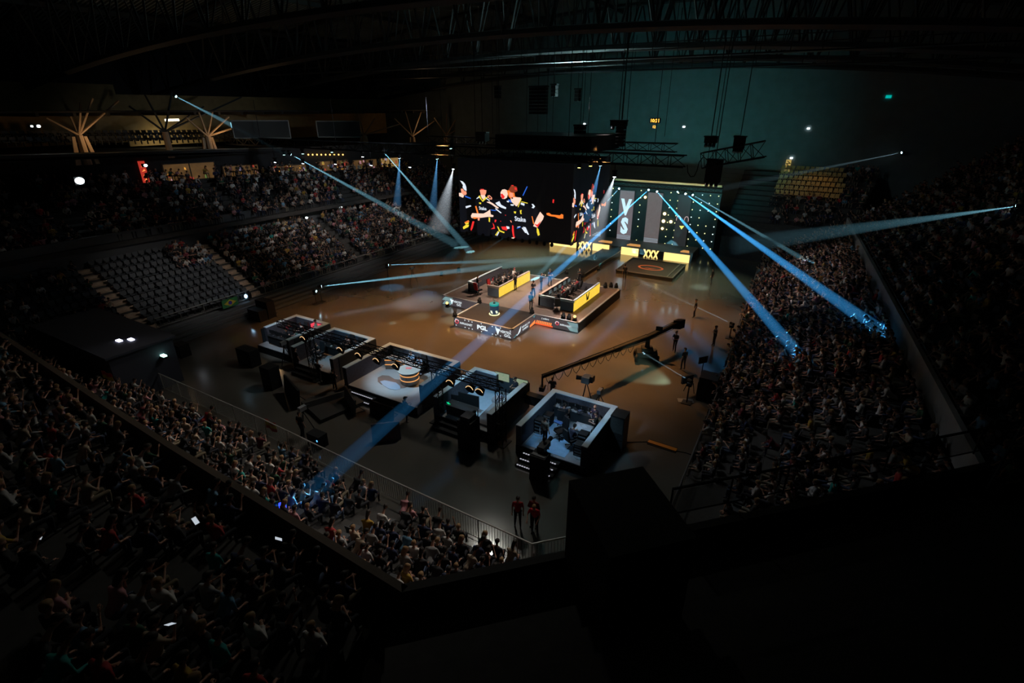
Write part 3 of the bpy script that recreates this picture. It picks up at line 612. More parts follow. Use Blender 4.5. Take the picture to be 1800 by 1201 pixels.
for (u, v) in ((.25,.15),(.25,.72),(5.75,.15),(5.75,.74),(1.2,.8),(1.6,.8),(1.95,.78),(1.2,.13),(1.6,.12),(1.95,.12),(2.9,.82),(2.9,.1),(4,.8),(4.35,.82),(4.8,.82),(4.0,.1),(4.35,.1),(4.8,.1)):
    MARK.append(len(LOG.f))
    ring(LOG, (X0+u,y,v), .055, .054, (1,0,0), 0, 6)
x = X1+.012
MARK.append(len(LOG.f))
text(LOG, 'REPUBLIC OF', (x,YF+2.25,.56), (0,1,0), (0,0,1), .16, 0, 1.1); MARK.append(len(LOG.f)); text(LOG, 'GAMERS', (x,YF+2.15,.3), (0,1,0), (0,0,1), .17, 0, 1.2)
MARK.append(len(LOG.f))
LOG.poly([(x,YF+.7,.12),(x,YF+1.0,.16),(x,YF+1.3,.3),(x,YF+1.42,.75),(x,YF+1.1,.5),(x,YF+.95,.3)])
LOG.poly([(x,YF+.55,.2),(x,YF+.95,.2),(x,YF+.8,.1)])
MARK.append(len(LOG.f))
for (u, v) in ((.2,.1),(.4,.14),(.55,.2),(3.6,.8),(3.75,.72),(3.85,.8)): LOG.prism([(x,YF+u,v),(x,YF+u+.08,v),(x,YF+u+.05,v+.1)], (.005,0,0), 2)
y = YW-.012
MARK.append(len(LOG.f))
text(LOG, '( unikrn', (X1+1.0,y,.68), (1,0,0), (0,0,1), .2, 0, 1.1); MARK.append(len(LOG.f)); cirlogo(LOG, (X1+2.75,y,.5), (1,0,0), .85)
MARK.append(len(LOG.f))
vlogo(LOG, (XW0+1.35,y,.46), (1,0,0), 1.0); MARK.append(len(LOG.f)); LOG.poly([(X0-.8,y,.35),(X0-.6,y,.25),(X0-.55,y,.4)]); LOG.poly([(X0-.9,y,.4),(X0-.8,y,.3),(X0-.75,y,.42)], 1)
MARK.append(len(LOG.f))
for k in range(9):                                                     # amber hatch by the inner corner
    MARK.append(len(LOG.f))
    LOG.prism([(X1+.1+k*.17,y,.12),(X1+.22+k*.17,y,.12),(X1+.28+k*.17,y,.42),(X1+.16+k*.17,y,.42)], (0,-.004,0), 3)
LOG.prism([(x,YW-1.0,.02),(x,YW-.02,.1),(x,YW-.02,.42),(x,YW-1.0,.22)], (.004,0,0), 3); LOG.prism([(X1+.02,y,.03),(X1+1.75,y,.03),(X1+1.7,y,.16),(X1+.02,y,.16)], (0,-.006,0), 4)
MARK.append(len(LOG.f))
for k in range(6):                                                     # cyan chevron stripes at both outer ends
    MARK.append(len(LOG.f))
    a_ = XW1-1.05+k*.17; LOG.prism([(a_,y,.85),(a_+.05,y,.85),(min(a_+.45,XW1),y,.48),(min(a_+.40,XW1),y,.48)], (0,-.004,0), 5); LOG.prism([(a_,y,.42),(a_+.05,y,.42),(min(a_+.42,XW1),y,.05),(min(a_+.37,XW1),y,.05)], (0,-.004,0), 5)
    a_ = XW0+.02+k*.16; LOG.prism([(a_+.4,y,.86),(a_+.45,y,.86),(a_+.05,y,.48),(a_,y,.48)], (0,-.004,0), 5); LOG.prism([(a_+.4,y,.44),(a_+.45,y,.44),(a_+.05,y,.06),(a_,y,.06)], (0,-.004,0), 5)
LM = [WHL, REDE, CYE, ORE, em('red_orange_led',(1,.12,.03),1.0), CYS]
for _i, (_a, _b) in enumerate(zip(MARK, MARK[1:]+[None])):
    sub = slice_mb(LOG, _a, _b)
    if sub.f: sub.build('led_print', LM, t)
# catwalk to the back stage
ct = thing('catwalk', 'long dark catwalk running from the centre stage to the back stage', 'catwalk', (-22.5,50,0))
MB().bx(-23.7,-21.3,48.56,65.6,0,.42).build('deck', BLKFL, ct)
MB().bx(-23.75,-23.65,48.56,65.6,.4,.47).bx(-21.35,-21.25,48.56,65.6,.4,.47).build('edge_rim', mat('catwalk_rim',(0.2,0.2,0.19),.5), ct)

CHAIRB = mat('gaming_chair_black', (0.018,0.018,0.02), 0.6); CHR = mat('gaming_chair_red', (0.4,0.02,0.02), 0.6)
def gaming_chair(loc, rz, label, red=False, group=None):
    t = thing('gaming_chair', label, 'chair', loc, rz, group, world=False)
    MB().bx(-.26,.26,-.27,.25,.42,.52).bx(-.29,-.2,-.27,.2,.5,.58).bx(.2,.29,-.27,.2,.5,.58).build('seat', [CHAIRB], t)
    MB().prism([(-.2,-.27,.5),(.2,-.27,.5),(.28,-.34,.85),(.22,-.40,1.25),(-.22,-.40,1.25),(-.28,-.34,.85)], (0,-.09,0)).build('backrest', CHR if red else CHAIRB, t)
    b_ = MB().tube((0,0,.1),(0,0,.42),.03,n=6)
    for k in range(5): u = 2*math.pi*k/5; b_.tube((0,0,.12),(.33*math.cos(u),.33*math.sin(u),.07),.025,n=4); b_.ell((.33*math.cos(u),.33*math.sin(u),.035),(.035,.035,.035),6,4)
    b_.build('base', DRK, t); return t
SCRG = led_noise('game_screen', (0.10,0.35,0.18), (0.5,0.42,0.32), 0.7, 14); SCRD = led_noise('dim_screen', (0.05,0.12,0.16), (0.25,0.3,0.28), 0.5, 18); SCRB = em('blue_screen', (0.45,0.65,1.0), 1.6)
def monitor(loc, rz, label, screen=None, w_=.6, h=.36, cat='monitor', group=None, zs=.12):
    t = thing('monitor', label, cat, loc, rz, group, world=False)
    hs_ = MB().bx(-w_/2,w_/2,-.02,.03,zs,zs+h).build('housing', BLK, t); MB().bx(-w_/2+.02,w_/2-.02,-.03,-.015,zs+.02,zs+h-.02).build('screen', screen or SCRD, hs_)
    MB().bx(-.03,.03,0,.03,0,zs+.05).bx(-.13,.13,-.07,.09,0,.015).build('stand', BLK, t); return t
ORD = ['first','second','third','fourth','fifth','sixth','seventh','eighth','ninth','tenth','eleventh','twelfth','thirteenth','fourteenth','fifteenth','sixteenth','seventeenth','eighteenth','nineteenth','twentieth']
def ordn(i):
    if i < 20: return ORD[i]
    i += 1; tens = {2:'twenty',3:'thirty',4:'forty',5:'fifty',6:'sixty',7:'seventy',8:'eighty',9:'ninety'}[i//10]
    return (tens + '-' + ORD[i%10-1]) if i % 10 else {20:'twentieth',30:'thirtieth',40:'fortieth',50:'fiftieth',60:'sixtieth',70:'seventieth',80:'eightieth',90:'ninetieth'}[i]
PSKIN = [(0.55,0.5,0.48),(0.02,0.02,0.025),(0.45,0.42,0.4),(0.03,0.03,0.035),(0.5,0.46,0.45)]
for side, (xa, xb) in (('left', (-28.4,-24.8)), ('right', (-20.55,-17.0))):
    t = thing('player_booth', f'{side} team booth with yellow outer wall on the centre stage', 'booth', ((xa+xb)/2, 40.3, SZ), group='two team booths on the centre stage'); z0, z1 = SZ, SZ+1.0
    MB().bx(xb-.12,xb-.02,40.35,46.5,z0,z1).build('inner_wall', GREY, t)
    for i in range(6): MB().bx(xb-.02,xb+.03,40.3+i*1.035,40.3+i*1.035+1.03,z0+.02,z1-.02).build('led_panel', YEL, t)
    MB().bx(xb-.16,xb+.03,40.3,46.5,z1-.02,z1+.05).bx(xb-1.35,xb+.03,40.28,40.45,z1-.16,z1+.05).build('top_trim', RIM if side == 'right' else mat('trim_tan',(0.30,0.24,0.22),.7), t)
    MB().bx(xa,xa+.16,40.3,46.5,z0,z1).build('back_wall', WALLTEX, t); MB().bx(xa-.02,xa+.2,40.3,46.5,z1,z1+.06).build('back_trim', mat('trim_rose',(0.42,0.30,0.26),.7) if side == 'right' else RIM, t)
    MB().bx(xa,xa+(1.1 if side == 'left' else 1.6),40.3,40.42,z0,z1-.14).bx(xb-1.3,xb-.03,40.3,40.42,z0,z1-.14).build('front_panel', mat('panel_slate',(0.10,0.13,0.17),.7,noise=.2,scale=6), t)
    MB().bx(xa,xa+(1.1 if side == 'left' else 1.6),40.28,40.45,z1-.14,z1+.02).build('front_trim', RIM, t)
    MB().bx(xa,xb,46.4,46.5,z0,z1-.2).build('end_panel', WALLTEX, t)
    if side == 'right':
        lg = MB(); x = xb+.045; c_ = 43.4; z = z0+.5
        for sgn in (-1,1): lg.prism([(x,c_+sgn*.42,z+.36),(x,c_+sgn*.24,z+.40),(x,c_+sgn*.05,z-.22),(x,c_+sgn*.20,z-.34)], (.004,0,0))
        lg.prism([(x,c_-.06,z+.1),(x,c_+.06,z+.1),(x,c_+.1,z-.3),(x,c_-.1,z-.3)], (.004,0,0)); lg.build('emblem', BLK, t)
    # table along the outer side, players facing the centre of the stage
    dx = 1 if side == 'left' else -1; tx = (xb-.65) if side == 'left' else (xa+.75)
    d_ = thing('player_desk', f'long narrow black player desk inside the {side} team booth', 'desk', (tx,43.5,z0))
    MB().bx(tx-.38,tx+.38,40.9,46.2,z0+.70,z0+.75).build('tabletop', BLK, d_)
    for yy in (41.0,43.5,46.1): MB().bx(tx-.34,tx+.34,yy-.03,yy+.03,z0,z0+.7).build('leg', DRK, d_)
    for i in range(5):
        yy = 41.4+i*1.05; rz = -math.pi/2 if side == 'left' else math.pi/2
        monitor((tx+dx*.12,yy,z0+.75), rz, f'gaming monitor on the {side} team desk, {ORD[i]} from the front', SCRD if side == 'right' else SCRG, group=f'monitors on the {side} team desk')
        kb = MB().bx(tx-dx*.22-.07,tx-dx*.22+.07,yy-.2,yy+.2,z0+.75,z0+.775).build('keyboard', BLK); tag(kb, f'dark keyboard on the {side} team desk, {ORD[i]} from the front', 'keyboard', f'keyboards on the {side} team desk')
        px_ = tx-dx*.85; col = PSKIN[i] if side == 'left' else [(0.02,0.02,0.025),(0.35,0.03,0.03),(0.5,0.45,0.44),(0.02,0.02,0.03),(0.3,0.03,0.05)][i]; cn = ('white and red jersey','black jersey','grey jersey','black jersey with headset','pale jersey')[i] if side == 'left' else ('black jersey','red jersey','pale jersey','black jersey with headset','dark red jersey')[i]
        gaming_chair((px_,yy,z0), rz, f'black gaming chair in the {side} booth, {ORD[i]} from the front', red=(side == 'left' and i == 0), group=f'gaming chairs in the {side} booth')
        p = place(PLAYER, (px_+dx*0.02,yy,z0+.06), rz, col, f'player in {cn} seated {ORD[i]} from the front in the {side} booth', group=f'players in the {side} booth')
        hs = MB()
        for k in range(8):
            u, v = math.pi*k/8, math.pi*(k+1)/8; hs.tube((.115*math.cos(u),.16,1.25+.15*math.sin(u)),(.115*math.cos(v),.16,1.25+.15*math.sin(v)),.014,n=4)
        for s in (-1,1): hs.ell((s*.115,.16,1.24),(.028,.05,.055),8,5)
        hs.build('headset', REDE if (i*3+len(side)) % 4 == 0 else DRK, p)
gaming_chair((-18.5,40.0,SZ), 0.5, 'empty black office chair in the front gap of the right booth')
gaming_chair((-27.0,40.1,SZ), -0.3, 'red-backed empty chair in the front gap of the left booth', red=True)
# trophy plinth
q = P(869,552,SZ); t = thing('trophy_plinth', 'black cylindrical plinth with teal top on the front of the stage', 'plinth', tuple(q))
MB().tube((q.x,q.y,SZ+.05),(q.x,q.y,SZ+.92),.40,.40,20).build('drum', em('plinth_navy',(0.01,0.03,0.06),1), t)
MB().tube((q.x,q.y,SZ+.92),(q.x,q.y,SZ+1.0),.42,.42,20).tube((q.x,q.y,SZ+.84),(q.x,q.y,SZ+.92),.41,.41,20).build('teal_top', em('plinth_teal',(0.0,0.35,0.33),.9), t)
MB().tube((q.x,q.y,SZ),(q.x,q.y,SZ+.05),.47,.47,20).build('base_glow', YLE, t)
lg = MB()
for s in (-1,1):
    for k in range(2):
        a_ = R(-90 + 22 + s*33 + k*14 - 7 + 10); c_ = Vector((q.x+.41*math.cos(a_), q.y+.41*math.sin(a_), SZ+.3)); tx_ = Vector((-math.sin(a_),math.cos(a_),0))
        lg.prism([c_-tx_*.1+Vector((0,0,.12)), c_-tx_*.03+Vector((0,0,.14)), c_+tx_*.06-Vector((0,0,.12)), c_-tx_*.02-Vector((0,0,.12))], Vector((math.cos(a_),math.sin(a_),0))*.01)
lg.build('emblem', em('plinth_white',(.9,.95,.7),1.2), t)
tr = thing('trophy', 'small metal trophy standing on the plinth', 'trophy', (q.x,q.y,SZ+1.0))
MB().tube((q.x,q.y,SZ+1.0),(q.x,q.y,SZ+1.06),.12,.1,10).build('foot', DRK, tr)
m = MB()
for s in (-1,1): m.path([(q.x,q.y,SZ+1.06),(q.x+s*.1,q.y,SZ+1.18),(q.x+s*.13,q.y,SZ+1.3),(q.x+s*.05,q.y,SZ+1.44)], .025, 5)
m.ell((q.x,q.y,SZ+1.32),(.06,.06,.08),8,6).build('cup', STEEL, tr)
# people on the stage
def stander(px, py, z, kind, tgt, col, label, sc=1.0, group=None):
    q = P(px, py, z); return place(STAND[kind], (q.x,q.y,z), facing(q, tgt), col, label, group=group, sc=sc)
stander(840,514,SZ,'hold',(-26,42),(0.02,0.02,0.02),'person in black standing at the front-left corner of the left booth')
stander(906,511,SZ,'fold',(-26,43),(0.02,0.02,0.022),'broad person in black standing before the left yellow wall',1.03)
stander(933,546,SZ,'down',(-21,46),(0.02,0.10,0.14),'person in teal shirt with back turned left of the right booth')
stander(937,524,SZ,'hold',(-19,40),(0.02,0.02,0.025),'person in black holding a device behind the one in teal shirt')
stander(951,510,SZ,'up',(-20,48),(0.03,0.12,0.30),'person in blue shirt lifting a camera between the booths')
stander(966,502,SZ,'hold',(-18,44),(0.04,0.10,0.25),'person in blue shirt beside the back of the right booth')
stander(1018,500,SZ,'fold',(-19,42),(0.02,0.02,0.02),'coach in black standing at the back of the right booth')

def moving_head(p, label, group=None, lens=None, down=True, sc=1.0, aim=None, beam=None):
    """stage moving light: base, yoke, head, lens; when lit its haze beam and lamp are its parts"""
    p = Vector(p); t = thing('moving_light', label, 'stage light', tuple(p), group=group); s = sc*(1 if not down else -1)
    MB().bx(p.x-.16*sc,p.x+.16*sc,p.y-.16*sc,p.y+.16*sc,min(p.z,p.z+s*.12),max(p.z,p.z+s*.12)).build('base', BLK, t)
    hc = p + Vector((0,0,s*.34))
    MB().bx(p.x-.19*sc,p.x-.15*sc,p.y-.05*sc,p.y+.05*sc,min(p.z+s*.1,hc.z),max(p.z+s*.1,hc.z)).bx(p.x+.15*sc,p.x+.19*sc,p.y-.05*sc,p.y+.05*sc,min(p.z+s*.1,hc.z),max(p.z+s*.1,hc.z)).build('yoke', DRK, t)
    d = (Vector(aim)-hc).normalized() if aim is not None else Vector((0.2,-0.6,-s)).normalized()
    hd_ = MB().tube(hc-d*.2*sc, hc+d*.16*sc, .11*sc, .14*sc, 10).build('head', BLK, t)
    MB().tube(hc+d*.16*sc, hc+d*.175*sc, .12*sc, .12*sc, 10).build('lens', lens or DRK, hd_)
    return t, hc + d*.2*sc, d
for k, (px, py, z, lit) in enumerate([(843,533,SZ,None),(935,551,SZ,None),(990,560,SZ,None),(1000,562,SZ,None),(1010,564,SZ,AMB),(787,540,SZ,AMB),(800,557,SZ,None),(1064,506,SZ,None),(1074,506,SZ,None),(1083,507,SZ,None),(996,482,SZ,None),
                                    (1025,487,.42,None),(1052,476,.42,None),(1046,456,.42,None)]):
    nm = ['at the left inner corner','at the right inner corner','left of three on the right wing','middle of three on the right wing','amber-lit one of three on the right wing','amber-lit one at the left wing end','on the front-left corner','left of three at the back-right corner','middle of three at the back-right corner','right of three at the back-right corner','behind the right booth wall','on the near end of the catwalk','on the middle of the catwalk','on the far end of the catwalk'][k]
    moving_head(P(px,py,z), 'small black moving light ' + nm, 'moving lights standing round the stage', lens=lit, down=False, aim=(P(px,py,z)+Vector((3,-8,7)) if lit else None))

# ------------------------------------------------------------------ hanging LED cube
cx0,cx1,cy0,cy1,cz0,cz1 = -28.6,-17.35,39.7,48.0,7.02,13.5
t = thing('hanging_screen', 'huge hanging LED screen cube showing players in black jerseys', 'screen', ((cx0+cx1)/2,(cy0+cy1)/2,cz0))
MB().bx(cx0+.15,cx1-.15,cy0+.15,cy1-.15,cz0+.05,cz1).build('frame', BLK, t)
LEDOFF = em('led_black', (0.0012,0.0014,0.0018), 1.0); LEDOFF.node_tree.nodes['Principled BSDF'].inputs['Base Color'].default_value = (.004,.004,.004,1)
for i in range(8):
    w_ = (cx1-cx0)/8; MB().bx(cx0+i*w_+.004,cx0+(i+1)*w_-.004,cy0,cy0+.15,cz0,cz1).build('led_column', LEDOFF, t); MB().bx(cx0+i*w_+.004,cx0+(i+1)*w_-.004,cy1-.15,cy1,cz0,cz1).build('led_column', LEDOFF, t)
for i in range(6):
    w_ = (cy1-cy0)/6; MB().bx(cx1-.15,cx1,cy0+i*w_+.004,cy0+(i+1)*w_-.004,cz0,cz1).build('led_column', LEDOFF, t); MB().bx(cx0,cx0+.15,cy0+i*w_+.004,cy0+(i+1)*w_-.004,cz0,cz1).build('led_column', LEDOFF, t)
PC = [em('pic_skin',(1.0,.36,.22),1.0), em('pic_skin_hi',(1.0,.66,.52),1.1), em('pic_red',(.95,.03,.03),1.0), em('pic_yellow',(.95,.75,.05),1.0), em('pic_white',(.8,.88,1.0),1.0), em('pic_blue',(.03,.15,.75),.9), em('pic_dark',(.003,.004,.007),1.0), em('pic_brown',(.30,.05,.02),.9), em('pic_orange',(1.0,.22,.03),1.0)]
SK,SH,RD,YL,WH,BL,DK,BR,OR = range(9)
PIC = [ (DK,[(30,250),(110,270),(130,760),(30,750)]), (DK,[(230,330),(420,330),(440,560),(400,790),(250,780)]), (DK,[(430,330),(640,320),(860,360),(900,620),(860,810),(420,800)]), (DK,[(870,380),(960,420),(1000,760),(880,800)]),
 (WH,[(50,128),(85,138),(112,165),(125,200),(128,245),(105,240),(92,225),(78,205),(85,180)]), (SK,[(55,225),(80,220),(100,250),(122,248),(128,280),(108,300),(85,290),(62,275)]), (SH,[(30,275),(60,272),(95,300),(80,330),(30,312)]), (BL,[(104,302),(175,325),(178,340),(108,320)]), (WH,[(106,432),(170,415),(182,428),(114,456)]),
 (SH,[(172,545),(190,512),(330,510),(375,485),(412,455),(420,515),(452,525),(448,545),(380,548),(215,578),(178,570)]), (OR,[(180,560),(300,560),(215,582)]), (OR,[(228,425),(245,420),(270,510),(250,510)]), (SK,[(258,560),(285,555),(278,600),(258,598)]),
 (OR,[(85,630),(140,600),(150,622),(95,648)]), (YL,[(62,690),(110,655),(145,660),(135,685),(70,718)]), (YL,[(95,640),(140,628),(140,650),(100,655)]), (RD,[(190,612),(215,612),(190,700),(170,732),(160,715)]),
 (SK,[(290,225),(330,215),(372,225),(368,260),(352,290),(325,305),(303,285)]), (DK,[(288,205),(370,205),(374,226),(330,220),(292,228)]), (RD,[(300,215),(340,212),(345,222),(302,224)]), (SH,[(300,285),(352,285),(362,310),(335,345),(312,318)]), (YL,[(272,305),(290,290),(320,350),(350,320),(388,300),(390,308),(325,368)]), (WH,[(248,330),(275,308),(290,315),(252,336)]), (WH,[(372,318),(412,345),(405,352),(366,328)]), (YL,[(278,376),(306,376),(304,396),(282,394)]),
 (SK,[(385,288),(410,282),(440,312),(436,335),(408,330),(388,310)]), (DK,[(398,296),(420,300),(428,322),(408,318)]), (SH,[(372,365),(410,358),(450,380),(520,430),(500,440),(430,392),(380,372)]), (WH,[(478,372),(525,348),(545,390),(605,420),(600,440),(548,425),(500,400)]), (WH,[(476,430),(550,488),(540,495),(480,452)]), (BL,[(420,455),(485,460),(485,470),(425,466)]), (YL,[(395,550),(412,560),(408,612),(393,605)]),
 (SH,[(540,240),(560,208),(590,202),(618,215),(624,260),(615,300),(590,318),(560,318),(542,290)]), (RD,[(541,262),(560,255),(590,290),(575,316),(552,312)]), (BL,[(625,320),(690,330),(700,352),(660,358),(640,345)]),
 (BR,[(630,210),(665,150),(725,165),(735,215),(690,240),(650,235)]), (OR,[(612,215),(640,212),(660,235),(700,240),(705,280),(730,290),(700,300),(660,310),(635,290)]), (SK,[(640,235),(680,240),(690,275),(670,300),(645,285)]), (RD,[(660,150),(690,148),(685,162)]), (RD,[(700,175),(730,180),(725,205),(705,200)]), (SH,[(690,290),(770,290),(775,310),(735,390),(720,400),(665,345),(655,310)]), (DK,[(668,290),(690,300),(668,318)]),
 (YL,[(775,300),(782,302),(745,410),(738,405)]), (YL,[(780,335),(850,350),(848,358),(776,343)]), (WH,[(610,340),(640,335),(635,358),(615,352)]), (WH,[(655,378),(695,375),(690,395),(660,394)]), (WH,[(775,350),(815,360),(812,388),(770,372)]), (YL,[(693,462),(720,462),(716,488),(698,484)]), (YL,[(762,445),(785,440),(778,462),(785,490),(768,488)]),
 (WH,[(892,360),(910,360),(932,388),(915,412),(893,405),(908,388)]), (SH,[(988,448),(1030,500),(1020,540),(960,645),(915,632),(950,530)]), (RD,[(925,600),(965,645),(985,600),(1000,560),(960,610)]), (OR,[(895,508),(905,510),(925,600),(915,605)]), (YL,[(955,645),(975,665),(990,735),(970,750),(955,700)]),
 (OR,[(1057,460),(1085,455),(1110,475),(1200,478),(1215,460),(1235,468),(1236,515),(1190,518),(1150,500),(1095,495),(1060,482)]), (RD,[(1120,290),(1135,292),(1130,335),(1118,330)]),
 (RD,[(470,575),(490,580),(478,610),(466,605)]), (RD,[(440,615),(460,640),(470,690),(418,698),(455,670)]), (RD,[(545,660),(600,655),(625,680),(610,705),(560,695)]), (WH,[(605,648),(640,655),(645,680),(615,685)]), (YL,[(495,655),(512,665),(530,705),(585,725),(580,740),(520,720)]), (YL,[(505,715),(515,720),(480,775),(470,770)]), (WH,[(512,725),(522,730),(498,778),(486,776)]), (SK,[(650,572),(665,580),(672,600),(660,598)]), (RD,[(675,632),(690,640),(700,760),(715,802),(690,800),(672,700)]), (SH,[(668,790),(700,785),(705,802),(670,800)]),
 (BL,[(725,668),(770,645),(775,655),(735,675)]), (WH,[(800,645),(830,650),(870,740),(855,742),(820,690)]), (WH,[(785,660),(800,655),(840,720),(826,722)]), (WH,[(735,650),(770,642),(768,650),(738,658)]), (RD,[(535,585),(545,590),(540,602)]), (RD,[(590,510),(605,512),(600,522)]), (BL,[(800,270),(848,155),(838,153),(792,262)]) ]
def picture(u0, o, xd, W, name):
    mb = MB(); xd = Vector(xd); nd = xd.cross(Vector((0,0,1))); H = cz1-cz0; o = Vector(o)
    def mp(cx_, cy_, k): u = (cx_-30)/1290; yb = 740+105*u; v = (yb-cy_)/(yb+130); return o + xd*(u*W) + Vector((0,0,v*H)) + nd*(.004+.0006*k)
    for k, (mi, pts) in enumerate(PIC): mb.poly([mp(a_, b_, k) for a_, b_ in pts], mi)
    for (s, a_, b_, h) in (('Stake', 325, 445, .30), ('Stake', 768, 552, .42)):
        c_ = mp(a_, b_, 80); text(mb, s, c_, xd, Vector((-.12,0,1)) if abs(xd.x) > .5 else (0,-.12,1), h, WH, .9 * (W/11.25), th=.002)
    return mb.build(name, PC, t)
picture(0, (cx0,cy0,cz0), (1,0,0), cx1-cx0, 'front_picture'); picture(0, (cx1,cy0,cz0), (0,1,0), cy1-cy0, 'side_picture')
picture(0, (cx1,cy1,cz0), (-1,0,0), cx1-cx0, 'rear_picture'); picture(0, (cx0,cy1,cz0), (0,-1,0), cy1-cy0, 'far_side_picture')
MB().bx(-25.2,-16.4,40.6,47.2,14.3,15.5).build('upper_housing', BLK, t)
for x_ in (-27.5,-18.5):
    for y_ in (41,45): MB().tube((x_,y_,cz1-.1),(x_,y_,rz_(x_)-.25),.03,n=4).build('hoist_chain', DRK, t)
for k in range(12):
    x = cx0+.8+k*.9 if k < 6 else cx0+6+(k-6)*.72
    MB().ell((x,cy0-.15,cz0-.12),(.16,.16,.2),8,6).build('underslung_lamp', BLK, t)
def box_truss(name, p0, p1, h, wd, label, seg=1.0, r=0.035, m_=BLK, group=None, parent=None, cat='truss'):
    p0, p1 = Vector(p0), Vector(p1); d = (p1-p0); L = d.length; d.normalize(); upv = Vector((0,0,1)) if abs(d.z) < .7 else Vector((1,0,0)); sd = d.cross(upv).normalized(); upv = sd.cross(d)
    t = parent or thing(name, label, cat, tuple(p0), group=group); ch = MB(); web = MB(); cs = [sd*a_*wd/2 + upv*c_*h/2 for a_, c_ in ((-1,-1),(1,-1),(1,1),(-1,1))]
    for c_ in cs: ch.tube(p0+c_, p1+c_, r, n=5)
    n = max(1, int(L/seg))
    for i in range(n):
        a_, b_ = p0+d*(L*i/n), p0+d*(L*(i+1)/n)
        for k in range(4):
            c1, c2 = cs[k], cs[(k+1)%4]; web.tube(a_+(c1 if i%2 else c2), b_+(c2 if i%2 else c1), r*.6, n=3, caps=False)
            web.tube(a_+c1, a_+c2, r*.6, n=3, caps=False)
    ch.build('chords', m_, t); o = web.build('lacing', m_, t); o['kind'] = 'stuff'; return t
box_truss('rig_truss', (-62,40,14.05), (-8.9,40,14.05), .78, .78, 'long horizontal black lighting truss crossing in front of the hanging screen', 1.1, .05, group='lighting trusses of the rig')
box_truss('rig_truss', (-40,50,14.3), (-12,50,14.3), .7, .7, 'horizontal black lighting truss behind the hanging screen', 1.2, .05, group='lighting trusses of the rig')
for x_ in (-38,-26,-14): MB().tube((x_,50,14.6),(x_,50,rz_(x_)-.25),.03,n=4).build('hoist_chain', DRK, bpy.data.objects['rig_truss.001'])
for x_ in (-56,-44,-32): MB().tube((x_,40,14.4),(x_,40,18.4),.03,n=4).build('hoist_chain', DRK, bpy.data.objects['rig_truss'])
q = PY(1290,300,44)
box_truss('rig_truss', tuple(PY(1235,282,44)), tuple(PY(1345,262,44)), 1.1, 1.1, 'short slanting truss holding dark lights right of the screen', .8, .05, group='lighting trusses of the rig')
tag(MB().path([PY(x_, y_, 42) for x_, y_ in ((1208,290),(1209,303),(1214,311),(1220,310),(1225,300),(1229,285),(1236,276))], .035).build('cable_loop', BLK), 'black cable hanging in a loop off the truss end', 'cable')
# chains and hoist lines up to the roof
for k, (px, py0, py1, Yh) in enumerate([(1098,120,262,44),(1094,30,210,47),(1168,150,240,55),(874,150,235,47),(960,230,262,44),(1024,165,232,44),(866,155,235,44),(925,235,262,46),(970,235,262,46),(1244,240,282,44),(1258,120,245,44)]):
    a, c = PY(px,py1,Yh), PY(px,py0,Yh); tag(MB().tube(a,(a.x,a.y,rz_(a.x)-.25),.025,n=4).build('hoist_chain', DRK), 'dark hoist chain running up to the roof over the rig, %s from the left' % ordn([866,874,925,960,970,1024,1094,1098,1168,1244,1258].index(px)), 'chain', 'hoist chains of the rig')
def line_array(px, py0, py1, wpx, Yh, label, n=6):
    a, c = PY(px-wpx/2,py0,Yh), PY(px+wpx/2,py0,Yh); zb = PY(px,py1,Yh).z; t = thing('speaker_array', label, 'speaker', (px and (a.x+c.x)/2, Yh, a.z), group='hanging speaker arrays')
    hh = (a.z-zb)/n
    for i in range(n): MB().prism([(a.x,Yh-.35,a.z-i*hh-.02),(c.x,Yh-.35,a.z-i*hh-.02),(c.x,Yh-.35,a.z-(i+1)*hh+.02),(a.x,Yh-.35,a.z-(i+1)*hh+.02)], (0,.7,0)).build('speaker_cabinet', BLK, t)
    MB().bx(a.x-.1,c.x+.1,Yh-.3,Yh+.3,a.z,a.z+.15).build('fly_frame', DRK, t)
    MB().tube(((a.x+c.x)/2,Yh,a.z+.1),((a.x+c.x)/2,Yh,rz_((a.x+c.x)/2)-.25),.03,n=4).build('hoist_chain', DRK, t)
line_array(947,154,201,28,50,'large dark hanging speaker array above the centre of the hanging screen',8); line_array(1092,222,258,13,44,'narrow hanging speaker array under a motor block right of the screen'); line_array(1020,222,262,16,44,'hanging speaker array at the right end of the upper housing')
line_array(875,153,173,7,58,'small hanging cluster left of the large speaker array',3); line_array(975,150,170,8,58,'small hanging cluster right of the large speaker array',3); line_array(1016,158,178,7,58,'small hanging cluster farthest right of the large speaker array',3)
for k, (px, py, wx, wy, lab) in enumerate([(1088,216,26,10,'black motor block above the narrow speaker array'),(1250,245,22,12,'black motor block above the right dark light cluster'),(1255,300,32,40,'large dark light cluster hanging at the right truss end'),(1300,250,22,22,'upper dark light cluster right of the truss end'),(848,240,16,16,'dark motor block left above the screen housing')]):
    a, c = PY(px-wx/2,py+wy/2,44), PY(px+wx/2,py-wy/2,44); t = thing('hanging_rig_block', lab, 'rigging', (a.x,44,a.z))
    MB().bx(a.x,c.x,43.6,44.4,a.z,c.z-.1).build('housing', BLK, t); MB().bx(a.x-.08,c.x+.08,43.7,44.3,c.z-.1,c.z).build('top_plate', DRK, t); MB().tube(((a.x+c.x)/2,44,c.z),((a.x+c.x)/2,44,rz_((a.x+c.x)/2)-.25),.03,n=4).build('hoist_chain', DRK, t)
    for i in range(3): x = a.x+(c.x-a.x)*(i+.5)/3; MB().tube((x,43.9,a.z),(x,43.75,a.z-.25),.12,.14,8).build('lamp_can', DRK, t)

